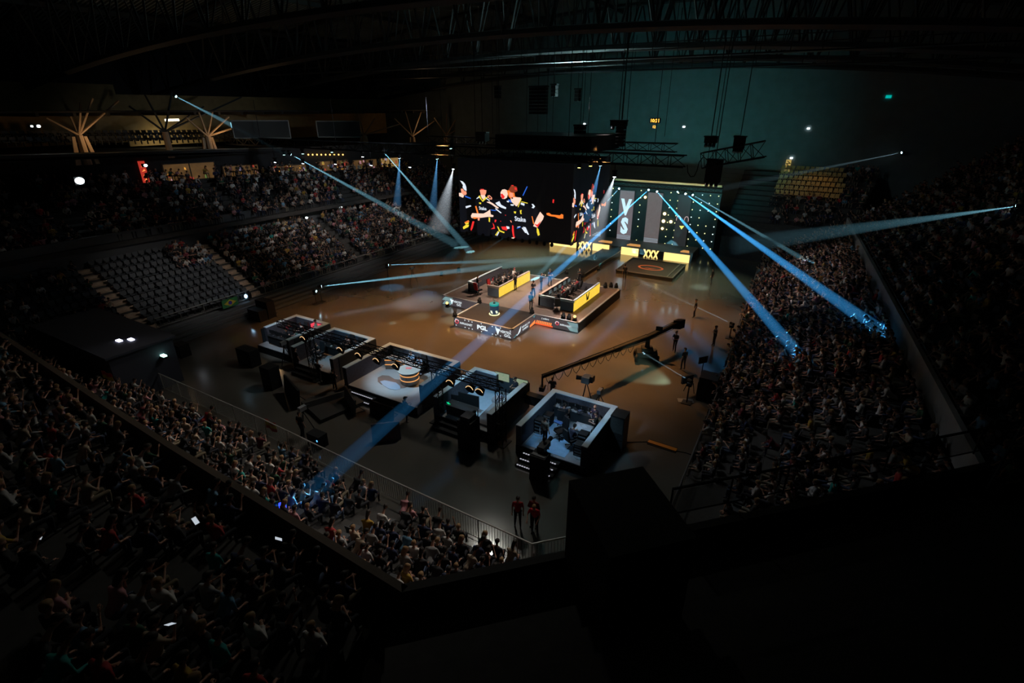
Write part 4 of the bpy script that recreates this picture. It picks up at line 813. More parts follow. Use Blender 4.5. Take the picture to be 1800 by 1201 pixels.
# ------------------------------------------------------------------ back stage
t = thing('back_stage', 'wide back stage with glowing amber fascia in front of a dark backdrop', 'stage', (-22,65,0))
MB().bx(-32,-12.4,65.3,70.0,0,.95).build('deck', STAGEFL, t)
for (a_, c_) in ((-31.6,-27.6),(-25.2,-22.9),(-21.2,-18.9),(-15.6,-12.45)):
    n = max(1, round((c_-a_)/1.1))
    for i in range(n): MB().bx(a_+(c_-a_)*i/n+.01,a_+(c_-a_)*(i+1)/n-.01,65.1,65.3,.03,.97).build('led_panel', YEL2, t)
MB().bx(-27.6,-25.2,65.25,65.3,0,.97).bx(-18.9,-15.6,65.25,65.3,0,.97).build('recess', BLK, t)
def lattice(x0, x1):
    mb = MB(); n = 3; w_ = (x1-x0)/n; th=.17
    for i in range(n):
        a_ = x0+i*w_
        mb.prism([(a_,65.12,.03),(a_+th,65.12,.03),(a_+w_+th*.3,65.12,1.05),(a_+w_-th,65.12,1.05)], (0,.1,0)); mb.prism([(a_+w_-th*.2,65.12,.03),(a_+w_-th,65.12,.03),(a_-th*.3,65.12,1.05),(a_+th,65.12,1.05)], (0,.1,0))
    return mb.build('crossed_motif', YEL2, t)
lattice(-27.3,-25.4); lattice(-18.2,-16.3)
for k, (px0, px1) in enumerate([(-24.9,-23.0),(-20.9,-19.1),(-13.9,-12.8)]):
    MB().prism([(px0,66.4,.95),(px1,66.4,.95),(px1-.2,67.2,.95),(px0+.2,67.2,.95)], (0,0,.12)).build('floor_uplight', em('uplight_orange',(1,.45,.12),.6), t)
bd = thing('backdrop', 'black curtain backdrop with rows of small yellow lamps behind the back stage', 'backdrop', (-18,70,0))
MB().bx(-31.5,-10.6,70.0,70.3,0,8.75).build('curtain', mat('curtain_teal_black',(0.05,0.065,0.065),0.85,noise=.25,scale=1.0), bd)
BN = [PY(x_,380,69.6).x for x_ in (1037,1059,1090,1114,1136,1161,1183,1207,1230,1252)]
ban = [(PY(1028,400,69.6).x,PY(1057,400,69.6).x,'left'),(PY(1091,335,69.6).x,PY(1116,336,69.6).x,'vs'),(PY(1140,341,69.6).x,PY(1166,342,69.6).x,'blank'),(PY(1193,346,69.6).x,PY(1216,347,69.6).x,'dark')]
for (xa_, xb_, kd) in ban:
    bt = thing('hanging_banner', {'left':'pale hanging banner half hidden by the hanging screen','vs':'tall hanging banner with bright letters VS','blank':'tall plain grey banner right of the VS banner','dark':'dark unlit banner right of the plain grey one'}[kd], 'banner', (xa_,69.6,.9), group='banners of the back stage')
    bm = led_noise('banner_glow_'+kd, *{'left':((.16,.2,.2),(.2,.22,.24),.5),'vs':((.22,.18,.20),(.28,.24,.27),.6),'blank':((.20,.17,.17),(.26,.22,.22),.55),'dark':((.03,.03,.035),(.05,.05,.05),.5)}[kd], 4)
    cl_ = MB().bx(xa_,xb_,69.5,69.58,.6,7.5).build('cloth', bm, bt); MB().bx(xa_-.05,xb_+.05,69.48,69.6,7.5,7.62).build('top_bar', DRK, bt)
    if kd != 'dark':
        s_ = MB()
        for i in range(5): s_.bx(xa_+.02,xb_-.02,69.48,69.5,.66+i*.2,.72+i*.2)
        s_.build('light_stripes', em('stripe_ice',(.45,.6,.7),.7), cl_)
    if kd == 'vs':
        s_ = MB(); c_ = (xa_+xb_)/2; text(s_, 'V', (c_,69.47,5.35), (1,0,0), (0,0,1), 2.2, 0, .72, bold=.06); text(s_, 'S', (c_,69.47,2.85), (1,0,0), (0,0,1), 2.3, 0, .72, bold=.06); s_.build('lettering', em('vs_letters',(.62,.9,1.0),1.0), cl_)
dm = MB(); big = MB()
xs_ = [-26.6+i*.98 for i in range(17)]
for x_ in xs_:
    if any(a_-.25 < x_*1.0 < b_+.25 for a_, b_, k in ban if k != 'dark'): continue
    for j in range(8):
        z_ = .95+j*.95
        if random.random() > .05: MB().tube((x_+.05*j*0,69.98,z_),(x_,69.9,z_),.062,n=6).build('dot_lamp', YLE if random.random() < .8 else em('dot_white',(.8,1,.95),2), bd)
for (px, py, r_) in ((1134,347,.17),(1168,376,.2),(1166,389,.22),(1179,390,.2),(1164,402,.17)):
    q = PY(px,py,69.8); MB().ell((q.x,69.85,q.z),(r_,.1,r_),10,6).build('glow_lamp', em('glow_amber',(1,.72,.3),5), bd)
# emblem of the right team on the curtain
q = PY(1199,390,69.44); lg = MB()
for s in (-1,1):
    for k in range(8):
        u, v = R(200-k*26), R(200-(k+1)*26); c_ = Vector((q.x+s*.5,69.44,q.z+.25))
        if s == 1: u, v = math.pi-u, math.pi-v
        lg.add([c_+Vector((.3*math.cos(u),0,.5*math.sin(u))), c_+Vector((.3*math.cos(v),0,.5*math.sin(v))), c_+Vector((.22*math.cos(v),0,.42*math.sin(v))), c_+Vector((.22*math.cos(u),0,.42*math.sin(u)))], [(0,1,2,3)])
lg.poly([(q.x-.3,69.44,q.z-.55),(q.x+.35,69.44,q.z-.5),(q.x+.05,69.44,q.z-1.0)], 1); lg.build('team_emblem', [em('emblem_rose',(.9,.6,.6),.7), em('emblem_yellow',(.9,.9,.2),1)], bd)
tt = box_truss('back_stage_truss', (-31.5,69.3,8.3), (-10.4,69.3,8.3), .5, .5, 'lighting truss along the top of the back stage', 1.0, .04)
MB().bx(PY(1080,316,69).x,-10.6,69.25,69.5,8.75,8.98).build('header_bar', mat('header_bar_tan',(0.55,0.42,0.22),.6), tt)
l = bpy.data.lights.new('header_glow','AREA'); l.shape='RECTANGLE'; l.size=12; l.size_y=.3; l.energy=60; l.color=(1,.75,.4); o=bpy.data.objects.new('header_glow',l); C.objects.link(o); o.location=(-17,68.2,9.4); o.rotation_euler=(R(70),0,0)
# side pillar with uplight right of the stage, teal columns of uplight
# dark mat with orange ring
A_ = thing('bomb_mat', 'square dark platform with orange ring emblem in front of the back stage', 'platform', (-15.6,59.6,0)); A_.name = 'ring_platform'
MB().bx(-18.8,-12.3,56.5,62.8,0,.38).build('deck', mat('platform_olive',(0.055,0.055,0.045),.6,noise=.2,scale=2), A_)
MB().bx(-18.85,-12.25,56.45,56.6,.36,.46).bx(-18.85,-12.25,62.7,62.85,.36,.46).bx(-18.85,-18.7,56.45,62.85,.36,.46).bx(-13.0,-12.85,56.6,62.7,.36,.46).bx(-12.4,-12.25,56.45,62.85,.36,.46).build('edge_strips', mat('platform_edge',(0.16,0.16,0.14),.6), A_)
e_ = MB()
for k in range(24):
    u, v = R(k*15), R(k*15+15); c_ = Vector((-15.6,59.5,.39)); e_.add([c_+Vector((1.5*math.cos(u),1.0*math.sin(u),0)), c_+Vector((1.5*math.cos(v),1.0*math.sin(v),0)), c_+Vector((1.25*math.cos(v),.78*math.sin(v),0)), c_+Vector((1.25*math.cos(u),.78*math.sin(u),0))], [(0,1,2,3)])
e_.poly([(-16.4,59.2,.39),(-15.6,59.0,.39),(-14.9,59.4,.39),(-15.6,59.25,.39)]); e_.build('ring_emblem', em('ring_orange',(.75,.12,.02),.7), A_)
stander(1097,492,0,'down',(-18,60),(0.02,0.02,0.02),'person in black standing at the front-left corner of the ring platform')
# clock display on the end wall
q = PY(1152,212,83.9); t = thing('clock_display', 'small orange digital clock high on the end wall', 'display', tuple(q)); m = MB().bx(q.x-.8,q.x+.8,83.7,83.92,q.z-.35,q.z+.35).build('housing', BLK, t)
m = MB(); text(m, '10:21', (q.x,83.68,q.z), (1,0,0), (0,0,1), .5, 0, 1.0); m.build('digits', em('clock_orange',(1,.4,.05),3), t)
q = PY(1150,223,83.9); m = MB(); text(m, '12', (q.x,83.78,q.z), (1,0,0), (0,0,1), .38, th=-.14); t = m.build('small_digits', em('clock_orange',(1,.4,.05),3)); tag(t, 'smaller amber digits below the orange clock on the end wall', 'display')
q = PY(1560,170,70)
for (px, py, X_, lab, mm) in [(1562,170,14,'small teal exit sign high above the right stand',em('exit_teal',(0,.5,.45),.8)), (1421,226,None,'tiny white lamp above the yellow banner',WHE), (1391,278,None,'white lamp over the tall yellow banner',WHE), (1202,223,None,'white lamp on the end wall right of the clock',WHE), (1027,218,None,'white lamp on the end wall above the screen housing',WHE)]:
    q = PY(px,py,83.84); MB_ = MB().bx(q.x-(.3 if X_ else .16),q.x+(.3 if X_ else .16),q.y,q.y+.1,q.z-(.17 if X_ else .08),q.z+(.17 if X_ else .08)); tag(MB_.build('exit_sign' if X_ else 'wall_lamp', mm), lab, 'sign' if X_ else 'lamp')
a, c = PY(1377,308,83.8), PY(1390,281,83.8); t = MB().bx(a.x,c.x+.1,83.7,83.95,a.z,c.z).build('lit_banner', em('banner_yellow',(.55,.38,.10),.75)); tag(t, 'narrow yellow lit banner on the end wall above the gold-lit seats', 'banner')
m = MB(); text(m, 'W', ((a.x+c.x)/2+.05,83.68,a.z+(c.z-a.z)*.72), (0.3,0,1), (-1,0,0.3), .55, 0, 1.0); m.bx(a.x+.1,c.x,83.67,83.7,a.z+(c.z-a.z)*.36,a.z+(c.z-a.z)*.5, 1); m.build('print', [BROWN, mat('print_green',(.05,.2,.05),.7)], t)
#@@ROW
# ------------------------------------------------------------------ studio row along the near side of the floor
def studio(x0, x1, yf, yb, label, rimw=.32, zf=.6, zr=1.8, left=True, right=1.0, back=1.0, wallm=None, leftlen=1.0):
    t = thing('studio_booth', label, 'studio booth', ((x0+x1)/2, yf, 0), group='studio booths in the near row')
    MB().bx(x0+.02,x1-.02,yf,yb-.02,0.0,zf).build('floor_platform', [BOOTHFL], t)
    MB().bx(x0,x1,yf-.03,yf,0,zf-.03).build('front_skirt', BLK, t)
    W = wallm or WALLTEX
    if leftlen: MB().bx(x0,x0+rimw,yb-(yb-yf)*leftlen,yb,0,zr).build('left_wall', W, t); MB().bx(x0-.01,x0+rimw,yb-(yb-yf)*leftlen,yb-rimw,zr,zr+.05).build('left_rim', RIM, t)
    if right: MB().bx(x1-rimw,x1,yb-(yb-yf)*right,yb,0,zr).build('right_wall', W, t); MB().bx(x1-rimw,x1+.01,yb-(yb-yf)*right,yb-rimw,zr,zr+.05).build('right_rim', RIM, t)
    if back: MB().bx(x0+rimw,x0+rimw+(x1-x0-2*rimw)*back,yb-rimw,yb,0,zr).build('back_wall', W, t); MB().bx(x0-.01,x0+(x1-x0)*back+.01,yb-rimw,yb+.01,zr,zr+.05).build('back_rim', RIM, t)
    MB().bx(x0-.03,x1+.03,yb,yb+.04,0,zr-.05).bx(x1,x1+.03,yf+.5,yb,0,zr-.05).bx(x0-.03,x0,yf+.5,yb,0,zr-.05).build('outer_cladding', mat('cladding_blue_black',(0.02,0.028,0.035),.7), t)
    return t
def steps(x0, x1, yf, zf, n, label, lights=True, mat_=None):
    t = thing('booth_stairs', label, 'stairs', ((x0+x1)/2, yf-.35*n, 0), group='stairs up to the studio booths')
    for i in range(n):
        z = zf*(n-i)/(n+1); y0 = yf-.35*(i+1); st_ = MB().bx(x0,x1,y0,y0+.35,0,z).build('step', BLK, t)
        if lights:
            m = MB()
            for k in range(14): xx = x0+.1+(x1-x0-.2)*k/14; m.bx(xx,xx+(x1-x0)/14*.6,y0-.01,y0+.05,z-.02,z+.012)
            m.build('step_lights', em('step_led',(.55,.55,.65),.7), st_)
    return t
A = studio(-35.8,-31.9,22.0,25.9,'leftmost studio booth with red glowing back corner', leftlen=.8)
Bq = studio(-30.9,-26.6,21.4,25.5,'dark second studio booth from the left, crowded with gear', leftlen=1)
Cq = studio(-25.15,-18.9,20.9,25.5,'open studio booth with round silver desk and wavy carpet', right=.85)
D = studio(-17.55,-13.45,20.9,25.35,'middle studio booth with dark desk and very large dark screen', back=.45)
E_ = studio(-11.75,-7.6,20.7,25.3,'rightmost studio booth with analysts and bright blue floor', back=1.0)
MB().bx(-33.3,-32.25,25.2,25.55,.6,1.75).build('red_screen', REDE, A)
MB().bx(-11.3,-8.9,20.9,23.6,.6,.615).build('blue_carpet', mat('carpet_blue',(0.22,0.38,0.55),.8,noise=.15,scale=5), E_)
MB().bx(-17.2,-14.4,21.4,25.0,.6,.615).build('blue_carpet', mat('carpet_blue2',(0.30,0.42,0.52),.8,noise=.15,scale=5), D)
steps(-24.6,-22.2,20.9,.6,2,'lit stairs at the open studio booth with the round desk')
steps(-17.2,-14.9,20.9,.6,2,'dark stairs in front of the booth with the big dark screen', lights=False)
steps(-11.2,-9.0,20.7,.6,3,'lit stairs in front of the rightmost studio booth')
steps(-30.4,-28.2,21.4,.6,2,'dark stairs in front of the second studio booth', lights=False)
# carpet waves and round desk in booth C
m = MB(); c = P(700,678,.62)
def blob(mb, pts, z, mm, th=.012): mb.prism([(P(x,y,.6).x,P(x,y,.6).y,z) for x,y in pts][::-1], (0,0,th), mm)
blob(m,[(664,664),(672,660),(684,661),(694,667),(706,668),(718,666),(724,670),(722,677),(712,682),(704,683),(700,679),(690,677),(680,677),(670,676),(664,671)],.602,0)
blob(m,[(668,671),(676,669),(686,671),(696,673),(703,679),(704,684),(696,686),(684,684),(674,678)],.606,1)
m.build('wavy_carpet', [mat('carpet_brown',(0.13,0.085,0.07),.8), mat('carpet_pale_blue',(0.22,0.27,0.35),.8)], Cq)
q = P(721,672,.6); t = thing('round_desk', 'curved silver presenter desk with glowing orange bands ending in a round drum', 'desk', tuple(q))
SILV = mat('desk_silver',(0.42,0.43,0.43),.35,.5,noise=.1,scale=5)
MB().tube((q.x,q.y,.6),(q.x,q.y,1.52),.62,.62,28).build('drum', SILV, t); MB().tube((q.x,q.y,1.52),(q.x,q.y,1.58),.78,.78,28).build('drum_top', mat('desk_top_grey',(0.26,0.28,0.27),.4), t)
bm = MB()
for z in (.92,1.27): bm.tube((q.x,q.y,z),(q.x,q.y,z+.05),.64,.64,28)
arc = [(q.x-.45-.0,q.y+.35),(q.x-1.0,q.y+.75),(q.x-1.6,q.y+.95),(q.x-2.2,q.y+.9),(q.x-2.75,q.y+.6)]
wb = MB(); tp = MB()
for a_, c_ in zip(arc, arc[1:]):
    wb.prism([(a_[0],a_[1],.6),(c_[0],c_[1],.6),(c_[0],c_[1]+.12,.6),(a_[0],a_[1]+.12,.6)],(0,0,.85)); tp.prism([(a_[0],a_[1]-.1,1.45),(c_[0],c_[1]-.1,1.45),(c_[0],c_[1]+.55,1.45),(a_[0],a_[1]+.55,1.45)],(0,0,.06))
    for z in (.95,1.3): bm.prism([(a_[0],a_[1]-.03,z),(c_[0],c_[1]-.03,z),(c_[0],c_[1],z),(a_[0],a_[1],z)],(0,0,.05))
wb.build('curved_front', mat('desk_brown',(0.10,0.07,0.055),.5), t); tp.build('curved_top', SILV, t); bm.build('glowing_bands', em('band_orange',(1,.42,.12),1.0), t)
monitor((q.x-1.9,q.y+1.15,1.5),math.pi,'black monitor with its back to us on the curved silver desk',BLK,w_=.9,h=.55)
for k,(dx_,dy_,c_) in enumerate([(-1.2,1.75,(0.25,0.4,0.6)),(-.2,1.4,(0.35,0.45,0.6))]):
    gaming_chair((q.x+dx_,q.y+dy_,.6),math.pi,'dark chair behind the curved desk, '+['left','right'][k]+' one')
    place(PLAYER,(q.x+dx_,q.y+dy_,.66),math.pi,c_,'presenter in pale blue shirt seated behind the curved desk, '+['left','right'][k]+' one')
tag(MB().prism([(q.x-.35,q.y+.1,1.585),(q.x-.0,q.y+.3,1.585),(q.x+.1,q.y+.1,1.585),(q.x-.2,q.y-.1,1.585)],(0,0,.012)).build('paper_sheet', mat('paper_red',(.5,.12,.12),.8)),'reddish printed sheet on the round desk drum','paper')
# near truss with fresnel lamps
t = box_truss('portal_truss', (-31.2,21.1,3.7), (-12.9,21.1,3.7), .42, .42, 'low black truss on posts running along the studio row', .8, .035)
for x_ in (-12.95,-17.35,-28.3):
    box_truss('x', (x_,21.1,0),(x_,21.1,3.5),.42,.42,'',.7,.03,parent=t, m_=mat('truss_grey',(0.10,0.10,0.095),.5,.4) if x_ == -17.35 else BLK); MB().bx(x_-.45,x_+.45,20.65,21.55,0,.05).build('foot_plate', BLK, t)
LAMPG = em('fresnel_glow',(1,.62,.3),1.1)
for k,(px,py) in enumerate([(608,612),(639,622),(667,633),(703,641),(795,672),(843,690),(585,575),(822,688)]):
    q = P(px,py,3.05); q = Vector((q.x, 21.0, 3.05)); 
    tt = thing('fresnel_lamp','round black studio lamp with warm rim hanging from the low truss, '+ordn([585,608,639,667,703,795,822,843].index(px))+' from the left','stage light',tuple(q),group='studio lamps on the low truss')
    MB().tube((q.x,q.y+.15,q.z+.12),(q.x,q.y-.12,q.z-.04),.2,.27,12).build('can',BLK,tt); rg = MB()
    for i in range(9):
        u,v = R(-70+i*16),R(-70+(i+1)*16); rg.prism([(q.x+.27*math.sin(u)*1.0,q.y-.15,q.z+.27*math.cos(u)),(q.x+.27*math.sin(v),q.y-.15,q.z+.27*math.cos(v)),(q.x+.235*math.sin(v),q.y-.15,q.z+.235*math.cos(v)),(q.x+.235*math.sin(u),q.y-.15,q.z+.235*math.cos(u))],(0,-.02,0))
    rg.build('glowing_rim',LAMPG,tt); MB().tube((q.x,q.y,q.z+.1),(q.x,q.y,3.5),.025,n=5).build('clamp',DRK,tt)
# booth D contents
def desk(x0,x1,y0,y1,zb,label,m_=BLK,h=.74,front=True):
    t = thing('desk',label,'desk',((x0+x1)/2,(y0+y1)/2,zb)); MB().bx(x0,x1,y0,y1,zb+h-.04,zb+h).build('tabletop',m_,t)
    if front: MB().bx(x0+.05,x1-.05,y0+.03,y0+.07,zb+.1,zb+h-.05).build('modesty_panel',m_,t)
    for xx in (x0+.05,x1-.09):
        for yy in (y0+.05,y1-.09): MB().bx(xx,xx+.04,yy,yy+.04,zb,zb+h-.04).build('leg',DRK,t)
    return t
desk(-16.9,-14.9,21.15,21.85,.6,'black desk with gear at the front of the booth with the dark screen',mat('desk_dark',(0.03,0.035,0.04),.4))
monitor((-15.9,22.2,.6),0.1,'very large dark screen on a floor stand facing away in the middle booth',BLK,w_=1.4,h=.85,zs=.35); monitor((-16.8,22.1,.6),0.2,'smaller dark monitor left of the very large dark screen',BLK,w_=.6,h=.38,zs=.55)
m = MB()
for k in range(5): u=R(k*72); m.prism([(-16.75,21.3,1.36),(-16.75+.16*math.cos(u),21.3,1.36+.16*math.sin(u)),(-16.75+.06*math.cos(u+.6),21.3,1.36+.06*math.sin(u+.6))],(0,-.02,0))
tag(m.build('green_star_light',em('green_led',(0,.9,.35),1.2)),'small green star-shaped light on the desk of the middle booth','lamp')
place(STAND['hold'],(-14.0,24.6,.6),math.pi*.9,(0.02,0.02,0.03),'person in black standing at the back corner of the middle booth')
for k in range(3): monitor((-13.75+k*.0-.15,24.0-k*.0,.6),-1.6,'x') if False else None
for k,(px,py) in enumerate([(883,657),(915,668)]):
    q = P(px,py,1.9); monitor((q.x,q.y,1.25),math.pi+.15 if False else 0.05,'bright green game screen at the back right of the middle booth, '+['left','right'][k]+' one',SCRG,w_=1.05,h=.6)
desk(-14.6,-12.2,24.7,25.2,.5,'black shelf desk under the two green game screens',BLK,.75)
q = P(853,770,0); t = thing('draped_camera','black draped camera pedestal in front of the middle booth','camera',(-14.3,19.9,0))
MB().bx(-14.75,-13.85,19.4,20.3,0,1.9).build('drape',BLK,t); MB().bx(-14.6,-14.0,19.5,20.2,1.9,2.15).build('camera_body',DRK,t); MB().tube((-14.3,20.2,2.0),(-14.3,20.5,2.0),.1,n=10).build('lens',BLK,t)
# a reclining pale sheet-covered frame in booth D
t = thing('covered_frame','large pale sheet-covered object leaning at the right of the middle booth','cover',(-14.1,22,.6)); MB().prism([(-14.9,21.3,.62),(-13.6,21.2,.62),(-13.6,22.6,1.5),(-14.3,22.7,1.5)],(0,0,.12)).build('sheet',mat('sheet_grey',(0.22,0.21,0.22),.9),t); MB().ell((-14.2,22.9,1.5),(.45,.4,.3),12,8).build('top_bulge',mat('sheet_grey',(0.22,0.21,0.22),.9),t)
# booth E contents
desk(-11.2,-8.6,24.2,24.9,.6,'long gear-strewn desk along the back of the rightmost booth',mat('desk_dark',(0.03,0.035,0.04),.4))
desk(-9.3,-8.3,22.6,23.4,.6,'small desk with papers before the suited person',mat('desk_blue_white',(0.45,0.5,0.55),.5))
for k in range(6): monitor((-11.0+k*.42,24.55,1.34),math.pi+random.uniform(-.3,.3),f'small monitor on the back desk of the rightmost booth, {ORD[k]} from the left',SCRB if k in (2,) else SCRD,w_=.38,h=.26,group='monitors in the rightmost booth')
for k in range(16):
    x_,y_ = random.uniform(-11.1,-8.5),random.uniform(24.2,24.55); cl = [(0.4,.42,.45),(.05,.05,.06),(.3,.32,.5),(.5,.5,.48)][k%4]; s=random.uniform(.06,.16)
    tag(MB().obx((x_,y_,1.355+.02),s*1.6,s,.04,random.random()*3).build('gear_item',mat('gear%d'%(k%4),cl,.6)),f'small {["pale","black","violet","white"][k%4]} item on the back desk of the rightmost booth, {ordn(k)} laid out','gear','small gear on the back desk')
for k,(dx_,dy_) in enumerate([(0,0),(.28,.1),(.05,.3),(.4,.35)]): tag(MB().obx((-9.15+dx_,22.75+dy_,1.352+.003*k),.24,.32,.006,.3*k).build('paper_sheet',mat('paper_white',(.6,.66,.72),.8)),f'white paper sheet on the small desk, {ORD[k]} in the pile from below','paper','papers on the small desk')
t = thing('curved_desk','curved cluttered desk with pale edge in the rightmost booth','desk',(-9.4,23.4,.6))
cd = [P(972,700,1.34),P(996,707,1.34),P(1020,716,1.34),P(1038,728,1.34),P(1044,745,1.34)]; m = MB(); m2 = MB()
for a_, c_ in zip(cd, cd[1:]):
    d_ = (c_-a_).normalized(); n_ = Vector((-d_.y,d_.x,0))*.5; m.prism([a_,c_,c_+n_,a_+n_],(0,0,.04)); m2.prism([a_,c_,c_-n_*.06,a_-n_*.06],(0,0,.06))
m.build('tabletop',mat('desk_slate',(0.10,0.11,0.14),.5),t); m2.build('pale_edge',mat('edge_pale',(.5,.52,.5),.6),t)
for q_ in cd: MB().tube((q_.x,q_.y+.2,.6),(q_.x,q_.y+.2,1.34),.03,n=5).build('leg',DRK,t)
for k in range(22):
    a_ = random.choice(cd[:-1]); b_ = cd[cd.index(a_)+1]; q_ = a_.lerp(b_,random.random())+Vector((random.uniform(-.05,.2),random.uniform(.1,.35),.06)); cl_ = [(0.5,.52,.55),(.04,.04,.05),(.25,.28,.55),(.45,.08,.08),(.05,.3,.15)][k%5]; sz=random.uniform(.08,.2)
    tag(MB().obx(q_,sz*1.5,sz,.06+.12*(k%3==0),random.random()*3).build('gear_item',mat('gearb%d'%(k%5),cl_,.5)),f'small {["pale","black","violet","red","green"][k%5]} item on the curved desk, {ordn(k)} laid out','gear','gear on the curved desk')
for k,(x_,y_,w_,h_,lb) in enumerate([(-11.15,22.4,.5,.9,'dark equipment rack by the left wall of the rightmost booth'),(-11.1,23.4,.5,.7,'low dark rack in the back left corner of the rightmost booth'),(-8.3,21.6,.6,.7,'dark gear trunk in the front right corner of the rightmost booth'),(-8.4,22.2,.5,1.0,'tall dark gear trunk by the right wall of the rightmost booth')]):
    t = thing('equipment_rack',lb,'rack',(x_,y_,.6)); MB().bx(x_-w_/2,x_+w_/2,y_-.25,y_+.25,.6,.6+h_).build('case',BLK,t)
    m = MB()
    for j in range(4): m.bx(x_-w_/2+.05,x_+w_/2-.05,y_-.27,y_-.25,.65+h_*j/4,.65+h_*j/4+.08)
    m.build('front_units',mat('rack_grey',(.15,.16,.17),.5),t); MB().path([(x_-.2,y_-.3,.62),(x_,y_-.5,.62),(x_+.25,y_-.45,.62),(x_+.1,y_-.2,.62+h_*.6)],.02).build('cable',mat('cable_pale',(.35,.36,.36),.6),t)
place(PLAYER,(-10.3,23.7,.66),.1,(0.02,0.02,0.025),'person in black seated at the curved desk, left one'); gaming_chair((-10.3,23.7,.6),.1,'dark chair at the curved desk, left one')
place(PLAYER,(-9.0,22.0,.66),-.5,(0.03,0.03,0.05),'person in dark shirt seated at the front right of the rightmost booth'); gaming_chair((-9.0,22.0,.6),-.5,'dark chair at the front right of the rightmost booth')
spot('suit_light',(-9.6,21.5,5.2),(-8.5,24.0,2.0),260,26,(1,.9,.85),.5,.1)  # added spot to brighten the suited person
gaming_chair((-9.9,22.4,.6),2.6,'blue-topped black chair in the middle of the rightmost booth')
tag(MB().prism([(-10.2,22.15,1.72),(-9.7,22.05,1.72),(-9.65,22.2,1.78),(-10.15,22.3,1.78)],(0,0,.05)).build('chair_cover',mat('cover_blue',(.05,.12,.3),.8)),'blue cover on the middle chair of the rightmost booth','cover')
place(STAND['mic'],(-8.5,24.0,.6),math.pi*.92,(0.03,0.02,0.05),'bald person in dark suit and white shirt in the rightmost booth')
place(STAND['hold'],(-8.15,23.3,.6),math.pi*.6,(0.02,0.02,0.02),'person in black beside the suited person in the rightmost booth')
q = P(957,781,.6); place(STAND['down'],(q.x,q.y,.6),-.2,(0.16,0.13,0.10),'person in brown shirt seen from behind at the left of the rightmost booth')
q = P(990,800,.6); place(STAND['hold'],(-9.7,20.0,.3),.1,(0.02,0.05,0.04),'camera operator in dark jacket in front of the rightmost booth',sc=1.03)
t = thing('pedestal_camera','large broadcast camera on black draped pedestal before the rightmost booth','camera',(-9.6,19.6,0))
MB().bx(-10.05,-9.2,19.1,19.8,0,1.5).build('drape',BLK,t); MB().bx(-9.85,-9.45,19.5,20.3,1.55,1.85).build('camera_body',DRK,t); MB().tube((-9.65,20.3,1.7),(-9.65,20.75,1.7),.1,.12,10).build('lens',BLK,t); MB().bx(-10.0,-9.25,19.2,19.4,1.5,1.54).build('monitor_shelf',GREY,t)
t = thing('flight_case_stack','tall black flight case stack right of the rightmost booth','case',(-7.0,24.5,0))
for k in range(3): MB().bx(-7.45,-6.65,23.6,24.5,.02+k*.75,.74+k*.75).build('case',mat('case_black',(0.025,0.026,0.025),.5),t)
MB().bx(-7.4,-6.7,23.58,23.6,1.2,2.15).build('front_panel',mat('case_panel',(0.06,0.065,0.06),.6,noise=.5,scale=20),t)
q = P(1014,690,0)
t = thing('studio_camera','studio camera on tripod behind the rightmost booth','camera',(-10.1,26.6,0))
MB().bx(-10.4,-9.9,26.4,27.0,2.1,2.5).build('camera_body',GREY,t); MB().tube((-10.4,26.7,2.3),(-10.8,26.6,2.3),.12,.15,10).build('lens',BLK,t); MB().bx(-9.9,-9.7,26.5,26.9,2.2,2.6).build('viewfinder',DRK,t)
for k in range(3): u=R(k*120+20); MB().tube((-10.15,26.7,2.1),(-10.15+.6*math.cos(u),26.7+.6*math.sin(u),.03),.03,n=5).build('leg',DRK,t)
# booths A and B: people, monitors, gear
cl = [(0.35,0.03,0.05),(0.5,0.48,0.46),(0.02,0.02,0.025),(0.04,0.10,0.08)]
for k,(x_,y_) in enumerate([(-34.6,24.2),(-33.7,24.7),(-33.9,23.4),(-32.9,23.6)]):
    place(PLAYER,(x_,y_,.66),math.pi+random.uniform(-.6,.6),cl[k],'seated person in '+['red shirt','white jersey','black shirt','green-black shirt'][k]+' in the leftmost booth',group='people in the leftmost booth'); gaming_chair((x_,y_,.6),math.pi,'dark chair in the leftmost booth under the person in '+['red shirt','white jersey','black shirt','green-black shirt'][k])
place(STAND['fold'],(-32.4,25.0,.6),2.6,(0.6,0.57,0.54),'person in white shirt standing by the red screen of the leftmost booth')
desk(-35.2,-32.6,22.5,23.1,.6,'cluttered desk at the front of the leftmost booth')
for k in range(5): monitor((-35.0+k*.5,22.85,1.34),random.uniform(-.4,.4)+math.pi,f'small lit screen in the leftmost booth, {ORD[k]} from the left',[SCRB,SCRD,SCRG,SCRD,SCRB][k],w_=.42,h=.26,group='screens in the leftmost booth')
desk(-30.2,-27.3,23.4,24.1,.6,'long dark desk inside the second studio booth')
for k in range(5): monitor((-30.0+k*.62,23.8,1.34),math.pi+random.uniform(-.3,.3),f'small screen in the second booth, {ORD[k]} from the left',[SCRB,SCRD,SCRD,SCRG,SCRD][k],w_=.45,h=.28,group='screens in the second booth')
for k,(x_,y_) in enumerate([(-28.6,24.7),(-27.6,24.6),(-29.6,22.7)]): place(PLAYER,(x_,y_,.66),math.pi,[(0.4,0.2,0.16),(0.05,0.06,0.08),(0.02,0.02,0.02)][k],'seated person in '+['salmon','slate','black'][k]+' shirt in the second booth'); gaming_chair((x_,y_,.6),math.pi,'dark chair in the second booth under the person in '+['salmon','slate','black'][k]+' shirt')
